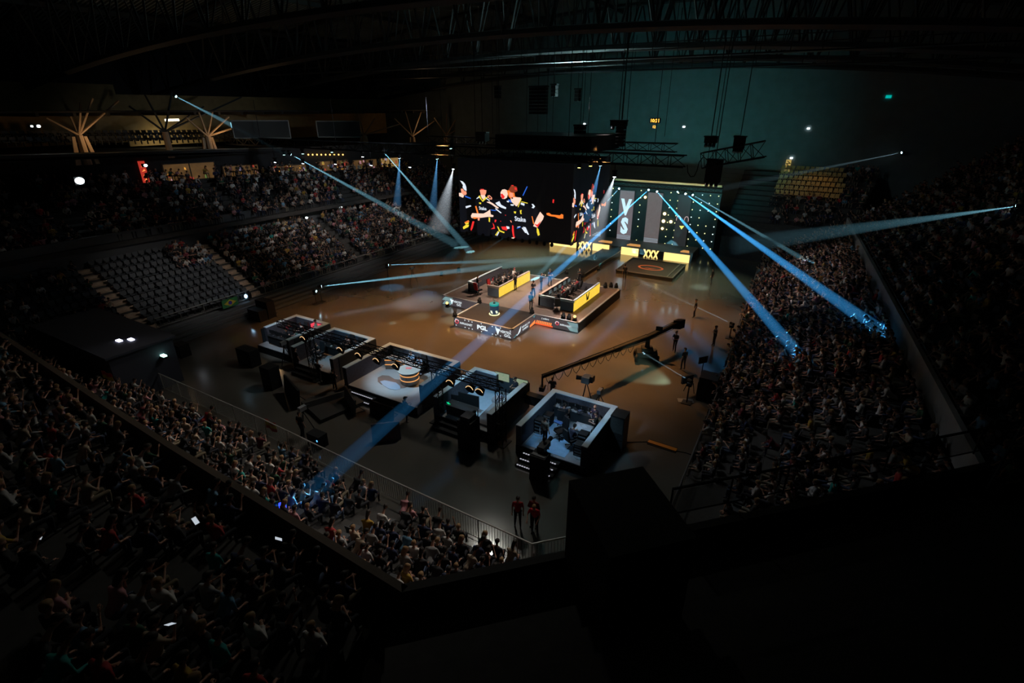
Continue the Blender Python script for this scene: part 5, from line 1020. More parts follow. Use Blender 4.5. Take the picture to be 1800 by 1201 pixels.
for k in range(10):
    x_ = random.uniform(-35.2,-27.6); tag(MB().obx((x_ if not -32.4<x_<-30.3 else -30,22.7 if x_<-32 else 23.6,1.36),.15,.1,.05,random.random()*3).build('gear_item',mat('gear%d'%(k%4),(.4,.42,.45),.6)),f'small {["pale","black","violet","white"][k%4]} item on the desks of the two left booths, {ordn(k)} laid out','gear','small gear in the left booths')
# dark things on the floor in front of the row
def slab(px0,py0,px1,py1,h,label,name='display_back',m_=None,cat='panel',th=.12,lean=.15):
    a_,c_ = P(px0,py0),P(px1,py1); d_ = (c_-a_); n_ = Vector((-d_.y,d_.x,0)).normalized(); t = thing(name,label,cat,tuple(a_))
    MB().prism([a_,c_,c_+Vector((0,0,h))+n_*lean,a_+Vector((0,0,h))+n_*lean],n_*th).build('panel',m_ or mat('panel_grey',(0.06,0.058,0.055),.8,noise=.2,scale=3),t)
    for q_ in (a_.lerp(c_,.15),a_.lerp(c_,.85)): MB().tube(q_+n_*.1,q_+n_*.8,.03,n=5).tube(q_+n_*.8,q_+n_*lean+Vector((0,0,h*.7)),.025,n=5).build('brace',DRK,t)
    return t
slab(605,705,622,733,1.1,'dark board leaning on edge left of the lit stairs'); slab(655,778,705,772,1.1,'large dark board on the floor in the path of the long beam',m_=mat('panel_mauve',(0.10,0.08,0.085),.8)); slab(650,728,690,742,.9,'black slanted board right below the lit stairs',m_=BLK)
slab(540,725,620,700,.6,'low dark board in front of the second studio booth'); slab(500,690,525,720,1.3,'dark case standing before the second booth',m_=BLK)
t = thing('low_platform','low dark platform on the floor left of the lit stairs','platform',tuple(P(560,720))); MB().prism([P(530,712),P(600,680),P(640,712),P(565,745)],(0,0,.25)).build('deck',mat('platform_dark',(0.045,0.043,0.04),.8),t)
def tripod(px,py,label,h=1.5,cambody=True):
    q = P(px,py); t = thing('camera_tripod',label,'tripod',tuple(q))
    for k in range(3): u=R(k*120+40); MB().tube((q.x,q.y,h),(q.x+.55*math.cos(u),q.y+.55*math.sin(u),.02),.028,n=5).build('leg',DRK,t)
    MB().tube((q.x,q.y,h-.1),(q.x,q.y,h+.1),.06,n=8).build('head',BLK,t)
    if cambody: MB().bx(q.x-.12,q.x+.12,q.y-.25,q.y+.2,h+.1,h+.36).build('camera_body',GREY,t); MB().tube((q.x,q.y+.2,h+.23),(q.x,q.y+.42,h+.23),.08,n=10).build('lens',BLK,t)
tripod(540,762,'camera tripod standing alone on the dark floor above the crowd'); tripod(726,498,'tripod with small pale board at the far left of the centre stage'); tripod(505,640,'tripod beside the leftmost studio booth'); tripod(1052,722,'tripod behind the suited person',1.2)
t = thing('floor_case','black case with blue lamp by the rail behind the crowd','case',tuple(P(560,782))); q=P(560,782); MB().bx(q.x-.5,q.x+.5,q.y-.3,q.y+.3,0,.8).build('case',BLK,t); MB().bx(q.x+.3,q.x+.38,q.y-.32,q.y-.3,.5,.6).build('lamp',em('blue_led',(.1,.4,1),2),t)
for k,(px,py,lab) in enumerate([(455,562,'dark speaker stack left of the leftmost booth'),(432,520,'black monitor stand on the left bleachers'),(470,556,'dark round-topped case beside the leftmost booth'),(322,625,'dark box beside the entrance block'),(440,640,'tall dark cabinet in front of the leftmost booth'),(480,680,'low dark crate before the leftmost booth')]):
    q=P(px,py); t=thing('equipment_case',lab,'case',tuple(q)); w_=.5 if k%2 else .8; MB().bx(q.x-w_,q.x+w_,q.y-.4,q.y+.4,0,1.0+.3*(k%3)).build('case',BLK,t); MB().bx(q.x-w_*.8,q.x+w_*.8,q.y-.42,q.y-.4,.3,.8).build('front_grille',DRK,t)
q=P(434,530,1.2); t=thing('beam_lamp','bright blue-white lamp by the left bleachers','stage light',tuple(q)); MB().ell((q.x,q.y,1.7),(.14,.14,.18),8,6).build('lens',em('lamp_bluewhite',(.4,.7,1),6),t); MB().bx(q.x-.2,q.x+.2,q.y+.1,q.y+.45,1.45,1.95).build('body',BLK,t); MB().tube((q.x,q.y+.3,1.45),(q.x,q.y+.3,0),.04,n=6).build('stand',DRK,t)
# work lights and screens at the right edge of the floor
q=P(1212,690); t=thing('work_light','square white work light beaming along the floor at the right side','work light',tuple(q))
MB().obx((q.x-.25,q.y-.1,1.0),.9,.14,.55,.95).build('housing',BLK,t); MB().obx((q.x-.31,q.y-.02,1.0),.8,.05,.45,.95).build('lens',em('panel_white',(.7,.85,.8),.9),t)
for dx_ in (-.4,.3): MB().tube((q.x+dx_,q.y,0),(q.x+dx_*.5,q.y,.75),.03,n=5).build('leg',DRK,t)
spot('work_lamp',(q.x-.45,q.y+.25,1.15),(q.x-4.2,q.y+1.2,0),650,58,(.62,1,.75),.4,.2)
q=P(1238,668); t=thing('work_screen','second slanted lit panel behind the square work light','monitor',tuple(q)); MB().obx((q.x-.3,q.y,1.5),.7,.08,.5,.9).build('housing',BLK,t); MB().obx((q.x-.35,q.y+.04,1.5),.6,.04,.4,.9).build('screen',em('panel_white2',(.5,.65,.6),.6),t); MB().tube((q.x-.25,q.y,0),(q.x-.25,q.y,1.3),.035,n=6).build('pole',DRK,t)
q=P(1240,700); t=thing('road_case','tall dark road case next to the work light','case',tuple(q)); MB().bx(q.x-.5,q.x+.6,q.y-.6,q.y+.6,0,1.7).build('case',BLK,t); MB().bx(q.x-.55,q.x-.5,q.y-.5,q.y+.5,.3,1.3).build('grille',DRK,t)
tag(MB().obx((P(1205,705).x,P(1205,705).y,.02),1.0,.5,.02,.4).build('floor_plate',GREY),'pale plate on the floor beneath the work light','plate')
a_,c_=P(1138,779),P(1188,795); d_=(c_-a_).normalized(); n_=Vector((-d_.y,d_.x,0)); t=thing('cable_ramp','yellow cable ramp on the floor in the lower right','cable ramp',tuple(a_)); MB().prism([a_,c_,c_+n_*.28,a_+n_*.28],(0,0,.07)).build('lid',mat('ramp_yellow',(0.55,0.22,0.02),.6),t)
MB().prism([a_-n_*.12,c_-n_*.12,c_-n_*.01,a_-n_*.01],(0,0,.03)).prism([a_+n_*.29,c_+n_*.29,c_+n_*.4,a_+n_*.4],(0,0,.03)).build('edge_ramp',BLK,t)
tag(MB().path([c_+Vector((0,.1,.02)),P(1205,796,.02),P(1222,802,.02)],.025).path([a_+Vector((0,.1,.02)),P(1118,777,.02),P(1100,778,.02)],.025).build('floor_cable',BLK),'black cable on the floor through the yellow ramp','cable')
# camera crane
pv = Vector((-9.0,35.92,1.85)); tip = Vector((-12.75,25.8,2.2)); tail = Vector((-7.6,39.7,2.0))
t = thing('camera_crane','long black camera crane reaching across the floor right of the stage','crane',(pv.x,pv.y,0)); d_=(tip-pv).normalized(); sd=d_.cross(Vector((0,0,1))).normalized()
def boom(a_,c_,h,w_,nm):
    m=MB(); U=Vector((0,0,1)); cs=[sd*s*w_/2+U*v*h/2 for s,v in ((-1,-1),(1,-1),(1,1),(-1,1))]
    for c in cs: m.tube(a_+c,c_+c*.8,.03,n=4)
    m.prism([a_+cs[0]*.7,a_+cs[1]*.7,a_+cs[2]*.7,a_+cs[3]*.7],c_-a_); m.build(nm,BLK,t)
L=(tip-pv).length
boom(pv,pv+d_*L*.36,.36,.36,'boom_section'); boom(pv+d_*L*.34,pv+d_*L*.68,.28,.28,'boom_section'); boom(pv+d_*L*.66,tip,.20,.20,'boom_section'); boom(tail,pv,.40,.36,'boom_section')
cb=MB()
for i in range(11):
    a_=pv+d_*(L*(.15+.075*i)); c_=pv+d_*(L*(.15+.075*(i+1))); cb.path([a_-Vector((0,0,.1)),a_.lerp(c_,.2)-Vector((0,0,.5)),a_.lerp(c_,.5)-Vector((0,0,.72)),a_.lerp(c_,.8)-Vector((0,0,.5)),c_-Vector((0,0,.1))],.022,4)
cb.build('looped_cable',BLK,t)
MB().tube(pv-Vector((0,0,.1)),(pv.x,pv.y,.75),.16,.2,10).build('column',BLK,t)
dl=MB().obx((pv.x,pv.y,.55),1.5,1.0,.35,.4); dl.obx((pv.x,pv.y,.85),.8,.7,.4,.4); dl.build('dolly',BLK,t)
for s in (-1,1):
    for v in (-1,1):
        q=Matrix.Rotation(.4,4,'Z')@Vector((s*.75,v*.55,0)); MB().tube((pv.x+q.x-.08,pv.y+q.y,.3),(pv.x+q.x+.08,pv.y+q.y,.3),.3,n=14).build('wheel',BLK,t)
for k in range(3): MB().obx(tail-d_*(.15-.25*k)+Vector((0,0,-.1)),.6,.18,.7,.36).build('counterweight',BLK,t)
MB().tube(tip,tip-Vector((0,0,.7)),.06,n=8).build('remote_head',BLK,t); MB().obx(tip-Vector((0,0,.85)),.3,.45,.28,.2).build('camera_body',BLK,t); MB().tube(tip-Vector((0,-.2,.85)),tip-Vector((0,-.45,.85)),.08,n=10).build('lens',DRK,t)
MB().obx(pv+Vector((.5,1.0,.45)),.5,.1,.35,.3).build('operator_monitor',BLK,t)
for k,(px,py,kd,lab,tg) in enumerate([(1185,618,'hold','crane operator in black standing behind the crane arm',(-10,30)),(1200,650,'down','person in dark clothes standing right of the crane',(-10,38)),(1220,558,'down','person in black standing on the brown floor far right',(-20,44)),(1254,608,'fold','person in black at the right edge of the floor',(-16,34)),(1250,500,'down','person in black in the pale floor light far right',(-20,50)),
        (971,702,'rail','person in black leaning on the back left corner of the rightmost booth',(-11,20)),(910,926,'down','person in red overalls standing on the dark floor',(-7,12)),(938,926,'fold','person in dark red jacket beside the one in overalls',(-8,12)),(533,770,'down','person in black beside the lone camera tripod',(-25,30)),(715,742,'hold','person in black standing by the posts left of the middle booth',(-16,30)),(590,690,'fold','person in black in front of the second booth',(-26,30)),(563,672,'hold','person in black by the gear of the second booth',(-28,30)),(525,600+50,'down','person in black left of the second booth stairs',(-30,28))]):
    stander(px,py,0,kd,tg,(0.35,0.015,0.015) if 'red overalls' in lab else (0.16,0.01,0.01) if 'dark red' in lab else (0.02,0.02,0.022),lab)
q=P(936,951,0); place(STAND['rail'],(q.x-.15,q.y+.5,0),math.pi+.2,(0.55,0.02,0.03),'person in bright red jacket with white stripes leaning on the rail corner')

# ------------------------------------------------------------------ moving lights in the rig and their beams
HAZE = {}; BEAMPAIR = []
def haze(col, dens):
    k = (col, dens)
    if k in HAZE: return HAZE[k]
    m = bpy.data.materials.new('beam_haze'); m.use_nodes = True; nt = m.node_tree; nt.nodes.clear()
    v = nt.nodes.new('ShaderNodeVolumeScatter'); v.inputs['Color'].default_value = (1,1,1,1); v.inputs['Density'].default_value = dens; v.inputs['Anisotropy'].default_value = 0.0
    o = nt.nodes.new('ShaderNodeOutputMaterial'); nt.links.new(v.outputs[0], o.inputs['Volume']); HAZE[k] = m; return m
def beam(a, b, r0, r1, col, power, parent, dens=.02, blend=.35):
    """real haze lit by a real narrow spot lamp"""
    a, b = Vector(a), Vector(b); d = (b-a).normalized(); L = (b-a).length; ang = 2*math.atan((r1-r0)/L)*1.0
    back = r0/max(1e-4,(r1-r0)/L); src = a + d*.0
    cone = MB().tube(a+d*.04, b, r0, r1, 16).build('light_beam', haze('w', dens), parent, smooth=False)
    ang = 2*math.atan(r1/L)
    o = spot('beam_lamp', tuple(src), tuple(b), power, math.degrees(ang), col, blend, .02); BEAMPAIR.append((o, cone)); return o
BLU = (.05,.38,.9); CYB = (.3,.78,1.0)
LB = em('beam_lens',(.5,.85,1.0),12)
BEAMS = [ # fixture pixel, Y plane or point, end point, radius0, radius1, colour, power, label
 (PY(1140,334,68.4), P(545,866,2.6), .05,.42, BLU, 6e6, 'back stage light throwing the long blue beam to the near crowd'),
 (PY(1155,337,68.4), P(1433,657,3.0), .05,.48, BLU, 4.5e6, 'back stage light throwing a blue beam into the middle of the right stand'),
 (PY(1205,341,68.4), P(1561,592,5.25), .05,.46, BLU, 4.5e6, 'back stage light throwing a blue beam to the right balcony parapet'),
 (PY(1218,343,68.4), P(1437,470,3.4), .04,.30, CYB, .45e6, 'rightmost back stage light with a thin pale beam'),
 (PY(1088,332,68.4), P(943,488,.95), .05,.30, CYB, .6e6, 'back stage light sending a beam onto the stage floor'),
 (PY(1191,338,68.4), P(1050,470,.1), .03,.2, TEAL, .05e6, 'back stage light with a faint teal beam'),
 (PY(512,272,40), P(805,432,.3), .06,.65, CYB, .26e6, 'rig light over the left stand with a wide teal beam'),
 (PY(675,268,40), P(826,442,.1), .05,.55, CYB, .26e6, 'rig light above the left stand with a steep teal beam'),
 (PX(310,170,-62), PY(520,278,40.6), .05,.6, CYB, .06e6, 'high light in the upper left gallery'),
]
STG_LAB = []
for (a_, b_, r0, r1, c_, pw, lab) in BEAMS:
    a_ = Vector(a_); b_ = Vector(b_); dd = (b_-a_).normalized()
    tt, lp, d_ = moving_head(a_+Vector((0,0,.34))-dd*.2, lab, 'moving lights with visible beams', LB, True, aim=b_)
    beam(lp, b_, r0, r1, c_, pw, tt)
    if a_.y > 65: MB().tube((a_.x,a_.y,lp.z+.3),(a_.x,69.2,8.1),.035,n=5).build('clamp_arm', DRK, tt)
# floor standing fixtures shooting low beams
for (px, py, z, end, r1, c_, pw, lab) in [
 (562,504,1.6,PX(1090,444,-20.5)+Vector((0,0,0)),.75,CYB,.55e6,'light on the left stand rail shooting the lower of two flat beams'),
 (680,466,1.6,PX(1075,452,-21.5),.6,CYB,.28e6,'light on the left stand rail shooting the upper of two flat beams'),
 (553,512,1.3,PX(830,548,-27),.12,CYB,.03e6,'small light at the foot of the left stand with a thin beam'),
 (1213,670,1.6,PY(1010,548,46),.22,ICE,.10e6,'light near the work light with a thin beam over the crane'),
 (1287,569,1.3,PY(1100,482,58),.25,ICE,.10e6,'small light on the right floor edge with a thin beam'),
 (1792,362,None,PY(1290,432,62),1.2,CYB,.05e6,'light on the far right balcony with a wide pale beam'),
 (1587,268,None,PY(1245,336,70),.5,ICE,.06e6,'light high on the right with a long faint beam'),
 (789,430,.3,PY(862,417,66),.1,CYB,.03e6,'small light low behind the stage with a thin line beam'),
 (776,480,.3,PY(852,432,62),.12,CYB,.03e6,'small floor light left behind the stage, left one of a pair'),
 (806,472,.3,PY(884,419,62),.14,CYB,.06e6,'small floor light left behind the stage, right one of a pair')]:
    a_ = P(px,py,z) if z is not None else (PX(px,py,12.3) if px>1700 else PY(px,py,83.4)); end = Vector(end)
    tt, lp, d_ = moving_head(a_-Vector((0,0,.34)), lab, 'moving lights with low beams', LB, False, aim=end)
    beam(lp, end, .04, r1, c_, pw, tt)
    if z and z > 1: MB().tube((a_.x,a_.y,a_.z-.32),(a_.x,a_.y,.01),.05,n=6).bx(a_.x-.3,a_.x+.3,a_.y-.3,a_.y+.3,0,.04).build('floor_stand', DRK, tt)
# downlights along the rig truss
RL = [(438,281,1),(486,282,1),(535,284,1),(592,285,1),(640,272,1),(655,287,1),(704,274,2),(723,290,1),(770,275,2),(799,293,3),(855,290,1),(884,279,1),(884,297,1),(966,283,2),(1057,286,2),(1082,306,3),(355,277,1),(452,268,0),(512,268,0),(545,266,0),(596,263,0),(804,256,0),(1040,287,4),(1020,290,4),(839,287,4)]
for k,(px,py,kd) in enumerate(sorted(RL)):
    q = PY(px,py,40.2 if py > 270 or kd in(1,2,3,4) else 41); aim = q+Vector((.5,-1.6 if kd != 2 else .6,-5))
    lens = {0:em('pin_lamp',(.5,1,1),5),1:em('pin_white',(.8,.92,1),8),2:em('pin_blue',(.5,.8,1),9),3:em('pin_white',(.8,.92,1),8),4:em('pin_yellow',(1,.8,.2),3)}[kd]
    q.y = 40.0; ztop = 13.62
    tt, lp, d_ = moving_head(q+Vector((0,0,.3)), f'black moving light with {["tiny teal","white","blue-white","bright white","yellow"][kd]} lens on the rig truss, {ordn(k)} from left', 'moving lights on the rig truss', lens, True, aim=aim, sc=1.0)
    if q.z+.3 < ztop: MB().tube((q.x,q.y,q.z+.28),(q.x,q.y,ztop+.1),.03,n=5).build('clamp_pole', DRK, tt)
    if kd == 2: beam(lp, lp+Vector((-.5,-1.0,-4.2)) if px > 900 else lp+Vector((-.7,-.2,-4.5)), .05, .5, (.15,.5,1), 9000, tt, dens=.05, blend=.6)
    if kd == 3: beam(lp, lp+Vector((-1.2,-1.2,-5.5)), .05, 1.3, (.8,.9,1), 9000, tt, dens=.04, blend=.8)
for (px,py,z,p,dg) in [(737,556,.0,700,9),(800,546,.9,1200,10),(1043,462,0,1800,8),(1230,505,0,1500,9),(690,568,0,800,3)]:
    q = P(px,py,z); spot('floor_spot',(q.x+2,q.y+2,15),tuple(q),p*(6 if dg>4 else 12),dg,(.62,1,.85),.7,.05)
# white glow lamp at left and the poster lamp
for (px,py,X_,lab,s) in [(140,318,-56,'bright white round lamp on the dark left wall',.34),(539,383,-51,'teal-white lamp beside the left stand door',.14),(599,364,-52,'pale oval lamp above the lower left crowd',.16),(256,291,-60,'small white lamp over the red banner',.16),(68,222,-62,'small blue-white lamp at the upper left',.14),(56,222,-63,'tiny white lamp in the upper left gallery',.1)]:
    q = PX(px,py,X_); t = thing('wall_lamp',lab,'lamp',tuple(q)); MB().ell(q,(s,s,s*.85),10,7).build('lens',WHE,t); MB().bx(q.x-.5,q.x-.1,q.y-s,q.y+s,q.z-s,q.z+s).build('housing',BLK,t)
q = PX(302,211,-68); tag(MB().bx(q.x,q.x+.1,q.y-.8,q.y+.8,q.z-.12,q.z+.12).build('ceiling_lamp',em('strip_cream',(1,.95,.7),5)),'short bright ceiling lamp in the ochre gallery','lamp')
spot('gallery_wash',(q.x+1,q.y,q.z),(q.x-3,q.y+1,q.z-3),500,100,(1,.85,.5),.8)

# ------------------------------------------------------------------ the crowd and the seats
def seat_mesh(nm, m_):
    mb = MB(); mb.bx(-.22,.22,-.2,.22,.40,.46).prism([(-.22,-.22,.44),(.22,-.22,.44),(.22,-.30,.84),(-.22,-.30,.84)],(0,-.04,0)); mb.bx(-.25,-.22,-.25,.12,.3,.6).bx(.22,.25,-.25,.12,.3,.6).bx(-.03,.03,-.1,.1,0,.42)
    o = mb.build(nm,[m_]); me = o.data; C.objects.unlink(o); bpy.data.objects.remove(o); return me
SEATM = seat_mesh('seat_grey', mat('seat_slate',(0.065,0.072,0.08),.6)); SEATG = seat_mesh('seat_gold_lit', mat('seat_gold_lit',(0.6,0.38,0.12),.4))  # gold copy of the seat has warm light put into its colour
def slots(key, r0=0, r1=99, sp=.56, jit=.05):
    rows, nrm = STANDS[key]
    for i,(a_,c_,z) in enumerate(rows):
        if i < r0 or i >= r1: continue
        L=(c_-a_).length; n=int(L/sp)
        for j in range(n): q=a_.lerp(c_,(j+.5)/n); yield i,j,n,Vector((q.x+random.uniform(-jit,jit),q.y+random.uniform(-jit,jit),z)),nrm
def inview(q,m_=30,h=.9): x,y,D=proj(q+Vector((0,0,h))); return -m_<x<1800+m_ and -m_<y<1201+m_
def near_hidden(q):      # hidden below the near balcony parapet
    h=q+Vector((0,0,1.35)); o=Vector((0,0,CAMH)); t=(6.5-CAMH)/(h.z-CAMH); p=o.lerp(h,t); return p.y < 6.75 + max(0,(-18-p.x))*.04 and p.x<-7 or (p.x>=-7 and p.y < p.x+13.5)
CAND=[]; MASS=[]; SEATS=[]; SEATMASS=[]
def wpick(): return random.choices(COLS, CW)[0]
random.seed(11)
aisles = lambda q, ys, w_=.6: any(abs(q-y)<w_ for y in ys)
for key,(lab,p,ax) in {'near_low':('near lower stand',.84,[-14.2,-22.5,-31.5]),'near_up':('near balcony',.62,[-12,-20,-28]),'right_low':('right lower stand',.9,[30,44,57]),'right_up':('right upper stand',.72,[34,50]),'left_low':('lower left stand',.9,[28.2,18.4,42,56]),'left_up':('second left tier',.7,[20,34,48]),'far_right':('far right corner stand',.6,[])}.items():
    for i,j,n,q,nrm in slots(key, sp={'right_low':.60,'near_low':.62}.get(key,.56)):
        if not inview(q): continue
        v = q.x if key.startswith('near') else q.y
        if aisles(v,ax): continue
        if key=='near_low' and (near_hidden(q) or q.x<-36.5 and q.y>11): continue
        if key=='right_low' and q.y<22 and q.x<-1: continue
        vacant = False
        if key=='left_low':
            if 18.4<q.y<28.2 and not (q.y>24.5 and i>5) : vacant = True
            elif q.y<=18.4: p_=.35; vacant = random.random()>.35
            elif q.y>56: vacant = random.random()>.85
        if key=='far_right':
            vacant = i>=8 and -5.5<q.x<2.2
            if not vacant and (q.x<-5.5 or i<3): continue
        if key=='near_up' and i>15: continue
        if vacant: SEATS.append((proj(q)[2],key,i,j,n,q,nrm)); continue
        if key=='right_low' and q.y<27 and random.random()>.6: continue
        if random.random()>p:
            if proj(q)[2]<45 and key!='near_up': SEATMASS.append((q,nrm))
            continue
        CAND.append((proj(q)[2],key,lab,i,j,n,q,nrm))
nl=[c for c in CAND if c[1]=='near_low']; nu=[c for c in CAND if c[1]=='near_up']; 
nl.sort(key=lambda c:c[0]); nu.sort(key=lambda c:c[0]); ind=nl[:165]+nu[:80]; ids=set(id(c) for c in ind)
POS={}
for (D_,key,lab,i,j,n,q,nrm) in sorted(ind,key=lambda c:(c[1],c[3],-c[6].x)):
    k=POS.get((key,i),0); POS[(key,i)]=k+1; cn,col,_=wpick(); pi=random.choices(range(8),[20,14,12,14,12,9,4,9])[0]; pd,me=SEAT[pi]
    where = 'of near lower stand' if key=='near_low' else 'of near balcony'; pd = {0:'hands on knees',1:'arms folded',2:'holding phone',3:'leaning forward',4:'chin on hand',5:'clapping',6:'arms raised',7:'looking aside'}[pi]
    rz=math.atan2(nrm.y,nrm.x)-math.pi/2+random.uniform(-.25,.25)
    if key=='near_low' and i==0: q=q+Vector((0,.15,0))
    place(me,tuple(q),rz,col,f'{cn} top spectator {pd}, {ordn(i)} row {where}, {ordn(k)} from right',group='spectators '+('of the near lower stand' if key=='near_low' else 'on the near balcony'),sc=random.uniform(.94,1.06))
MASS=[c for c in CAND if id(c) not in ids]
# the rest of the crowd: one object
def crowd_obj(name, pts, meshes, label, cat):
    src=bpy.data.collections.new(name+'_source')
    for k,me in enumerate(meshes): o=bpy.data.objects.new('source',me); src.objects.link(o)
    me=bpy.data.meshes.new(name); me.from_pydata([tuple(p[0]) for p in pts],[],[])
    ar=me.attributes.new('rz','FLOAT','POINT'); ar.data.foreach_set('value',[p[1] for p in pts]); ai=me.attributes.new('pick','INT','POINT'); ai.data.foreach_set('value',[p[2] for p in pts]); asc=me.attributes.new('sc','FLOAT','POINT'); asc.data.foreach_set('value',[p[3] for p in pts])
    o=bpy.data.objects.new(name,me); C.objects.link(o); ng=bpy.data.node_groups.new(name,'GeometryNodeTree'); ng.interface.new_socket('Geometry',in_out='INPUT',socket_type='NodeSocketGeometry'); ng.interface.new_socket('Geometry',in_out='OUTPUT',socket_type='NodeSocketGeometry')
    N=ng.nodes.new; gi=N('NodeGroupInput'); go=N('NodeGroupOutput'); ip=N('GeometryNodeInstanceOnPoints'); ci=N('GeometryNodeCollectionInfo'); ci.inputs['Collection'].default_value=src; ci.inputs['Separate Children'].default_value=True; ci.inputs['Reset Children'].default_value=True
    a1=N('GeometryNodeInputNamedAttribute'); a1.data_type='FLOAT'; a1.inputs['Name'].default_value='rz'; a2=N('GeometryNodeInputNamedAttribute'); a2.data_type='INT'; a2.inputs['Name'].default_value='pick'; a3=N('GeometryNodeInputNamedAttribute'); a3.data_type='FLOAT'; a3.inputs['Name'].default_value='sc'
    cx=N('ShaderNodeCombineXYZ'); L=ng.links.new; L(gi.outputs[0],ip.inputs['Points']); L(ci.outputs[0],ip.inputs['Instance']); ip.inputs['Pick Instance'].default_value=True
    L(a2.outputs['Attribute'],ip.inputs['Instance Index']); L(a1.outputs['Attribute'],cx.inputs['Z']); L(cx.outputs[0],ip.inputs['Rotation']); L(a3.outputs['Attribute'],ip.inputs['Scale']); L(ip.outputs[0],go.inputs[0])
    md=o.modifiers.new('instances','NODES'); md.node_group=ng; return tag(o,label,cat,kind='stuff')
st=[]; acc=0; tot=sum(CW)
for nme,col,w_ in COLS: st.append((acc/tot,col)); acc+=w_
RS=rndcol('crowd_shirt',st,1); RS2=rndcol('crowd_trousers',[(0,(0.02,0.02,0.03)),(.45,(0.06,0.08,0.14)),(.7,(0.015,0.015,0.015)),(.85,(0.25,0.22,0.17))],3)
mm=[]
for pd,me in SEAT:
    m2=me.copy(); m2.materials[1]=RS; m2.materials[2]=RS2; mm.append(m2)
pts=[]
for (D_,key,lab,i,j,n,q,nrm) in MASS: pts.append((q,math.atan2(nrm.y,nrm.x)-math.pi/2+random.uniform(-.25,.25),random.choices(range(8),[20,14,8,14,12,9,3,9])[0],random.uniform(.94,1.06)))
crowd_obj('seated_crowd',pts,mm,'mass of seated spectators filling the farther stands in the dark','crowd')
SEATS.sort(key=lambda c:c[0]); sm=[]
rowk={}
for n_,(D_,key,i,j,n,q,nrm) in enumerate(SEATS):
    if n_<280 and key=='left_low' or (key=='far_right'):
        k=rowk.get((key,i),0); rowk[(key,i)]=k+1
        if key=='far_right' and k>13: SEATMASS.append((q,nrm)); continue
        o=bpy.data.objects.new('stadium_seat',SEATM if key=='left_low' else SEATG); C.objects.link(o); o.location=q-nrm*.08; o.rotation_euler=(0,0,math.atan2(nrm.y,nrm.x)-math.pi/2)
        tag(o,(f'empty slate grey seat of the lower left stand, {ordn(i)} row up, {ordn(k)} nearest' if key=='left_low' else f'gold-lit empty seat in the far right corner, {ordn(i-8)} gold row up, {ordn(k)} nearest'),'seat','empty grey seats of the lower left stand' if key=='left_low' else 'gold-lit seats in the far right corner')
    else: SEATMASS.append((q,nrm))
for (Y_) in [12+i*.62 for i in range(70)]:
    for r_ in range(2):
        if Y_<50: SEATMASS.append((Vector((-63.5-r_*1.2,Y_,14.35+r_*.5 - max(0,(Y_-20))*.025)),Vector((1,0,0))))
crowd_obj('seat_rows',[(q-nrm*.08,math.atan2(nrm.y,nrm.x)-math.pi/2,0,1.0) for q,nrm in SEATMASS],[SEATG if False else SEATM],'rows of farther empty seats between the spectators and in the upper gallery','seats')
spot('gold_seat_light',(0,80,15),(-1.5,79,6),260,60,(1,.7,.3),.8,.2)
# wooden aisle steps
for kname,ys,key in (('aisle',[28.2,18.4],'left_low'),):
    rows,nrm=STANDS['left_low']
    for k,yy in enumerate(ys):
        t=thing('aisle_stairs',['wooden aisle stairs beside the seated crowd of the left stand','wooden aisle stairs nearer the entrance block'][k],'stairs',(-44,yy,1.3))
        for i,(a_,c_,z) in enumerate(rows):
            x_=a_.lerp(c_,(yy-a_.y)/(c_.y-a_.y)).x; hw = .6 if k==0 else .9
            for s in range(2): MB().bx(x_-.35+(0 if s else .4),x_+.05+(0 if s else .4),yy-hw,yy+hw,z-.2,z+.0+.22*s+.02).build('step',WOODSTEP,t)
# flags and banners among the crowd
def flag(px,py,z,w_,h,cols_,label,rz=.2):
    q=P(px,py,z); t=thing('flag',label,'flag',tuple(q),rz,world=False); n=len(cols_)
    for i,(c_,nm) in enumerate(cols_):
        m=MB(); K=6
        for k in range(K):
            u0,u1=k/K,(k+1)/K; y0,y1=.06*math.sin(u0*7),.06*math.sin(u1*7); z0,z1=h*(1-(i+1)/n),h*(1-i/n)
            m.prism([(w_*u0,y0,z0),(w_*u1,y1,z0),(w_*u1,y1,z1),(w_*u0,y0,z1)],(0,.01,0))
        m.build('stripe',mat('flag_'+nm,c_,.8),t)
flag(468,752,.55,.95,.62,[((.5,.02,.02),'red'),((.55,.42,.03),'yellow'),((.5,.02,.02),'red')],'red and yellow flag hung over the near rail',-.02)
flag(182,665,2.9,.9,.5,[((.5,.03,.02),'red'),((.5,.38,.05),'yellow')],'red and yellow cloth held in the near lower stand',.1)
q=P(404,532,1.75); t=thing('flag','green flag with yellow diamond and blue disc laid over seats of the left stand','flag',tuple(q),world=False); MB().obx((0,0,0),.1,1.5,.75,0,0).build('cloth',mat('flag_green',(.02,.14,.04),.8),t); MB().prism([(.06,-.6,0),(.06,0,-.3),(.06,.6,0),(.06,0,.3)],(.01,0,0)).build('diamond',mat('flag_yellow',(.55,.42,.03),.8),t); MB().tube((.07,0,0),(.085,0,0),.17,n=14).build('disc',mat('flag_blue',(.05,.03,.3),.8),t)
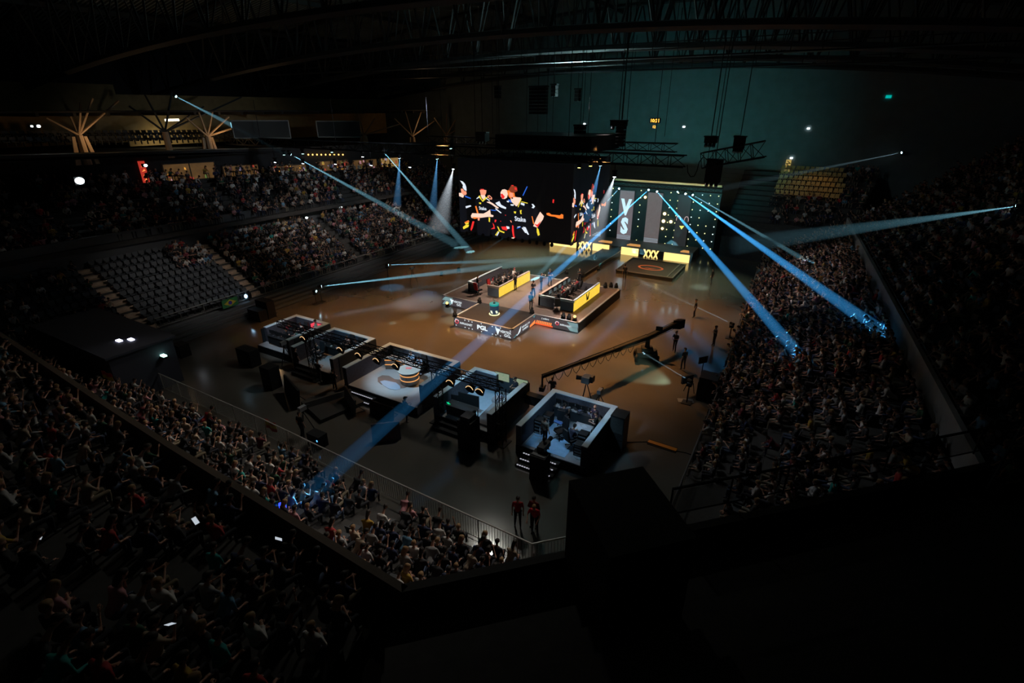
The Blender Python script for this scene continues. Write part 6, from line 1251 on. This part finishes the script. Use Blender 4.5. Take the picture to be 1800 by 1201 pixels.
q=P(493,886,3.4); t=thing('glow_cloth','bright glowing blue cloth held up in the near crowd','cloth',tuple(q)); m=MB()
for k in range(4): m.prism([(q.x-.3+k*.12,q.y+.1,q.z-.1),(q.x-.2+k*.12,q.y+.1,q.z-.12),(q.x-.12+k*.12,q.y,q.z-.65+.1*k),(q.x-.2+k*.1,q.y,q.z-.62+.1*k)],(0,.03,0))
m.build('folds',em('glow_blue',(.03,.06,1),2.2),t)
for k,(px,py,z) in enumerate([(72,942,9.2),(344,916,9.5),(490,948,8.4),(300,1098,9.8),(121,668,2.5),(1060,905,2)]):
    q=P(px,py,z); t=thing('phone',['glowing phone held in the dark at far left of the near balcony','glowing phone held up by the near balcony','glowing phone near the balcony parapet','glowing phone at the bottom of the near balcony','glowing phone at the left of the near lower stand','glowing phone in the lower right dark'][k],'phone',tuple(q)); MB().obx(q,.10,.18,.012,.5+k,0,.7).build('case',BLK,t); MB().obx(q+Vector((0,-.004,.01)),.09,.165,.006,.5+k,0,.7).build('screen',em('phone_white',(.8,.9,1),.6),t)
print('COUNT', len(bpy.data.objects), 'crowd', len(pts), 'cand', len(CAND), 'nl', len(nl), 'nu', len(nu), 'seats', len(SEATS))
# small emitters are found by ordinary rays; only the big LED walls take part in direct light sampling
for m_ in bpy.data.materials:
    if m_.name not in ('yellow_led_wall','amber_led_fascia'): m_.cycles.emission_sampling = 'NONE'
# each haze beam is sampled from its own lamp only (keeps the thin beams free of noise)
beams_ = [(l, c) for l, c in BEAMPAIR]
def excl(nm, obs):
    c = bpy.data.collections.new(nm)
    for o in obs: c.objects.link(o)
    for co in c.collection_objects: co.light_linking.link_state = 'EXCLUDE'
    return c
allx = excl('beams_excluded', [c for l, c in beams_])
lamps_ = {l.name for l, c in beams_}
for o in bpy.data.objects:
    if (o.type == 'LIGHT' and o.name not in lamps_) or (o.type == 'MESH' and o.name.startswith('led_panel')): o.light_linking.receiver_collection = allx
for l, c in beams_: l.light_linking.receiver_collection = excl('other_beams', [c2 for l2, c2 in beams_ if c2 is not c])
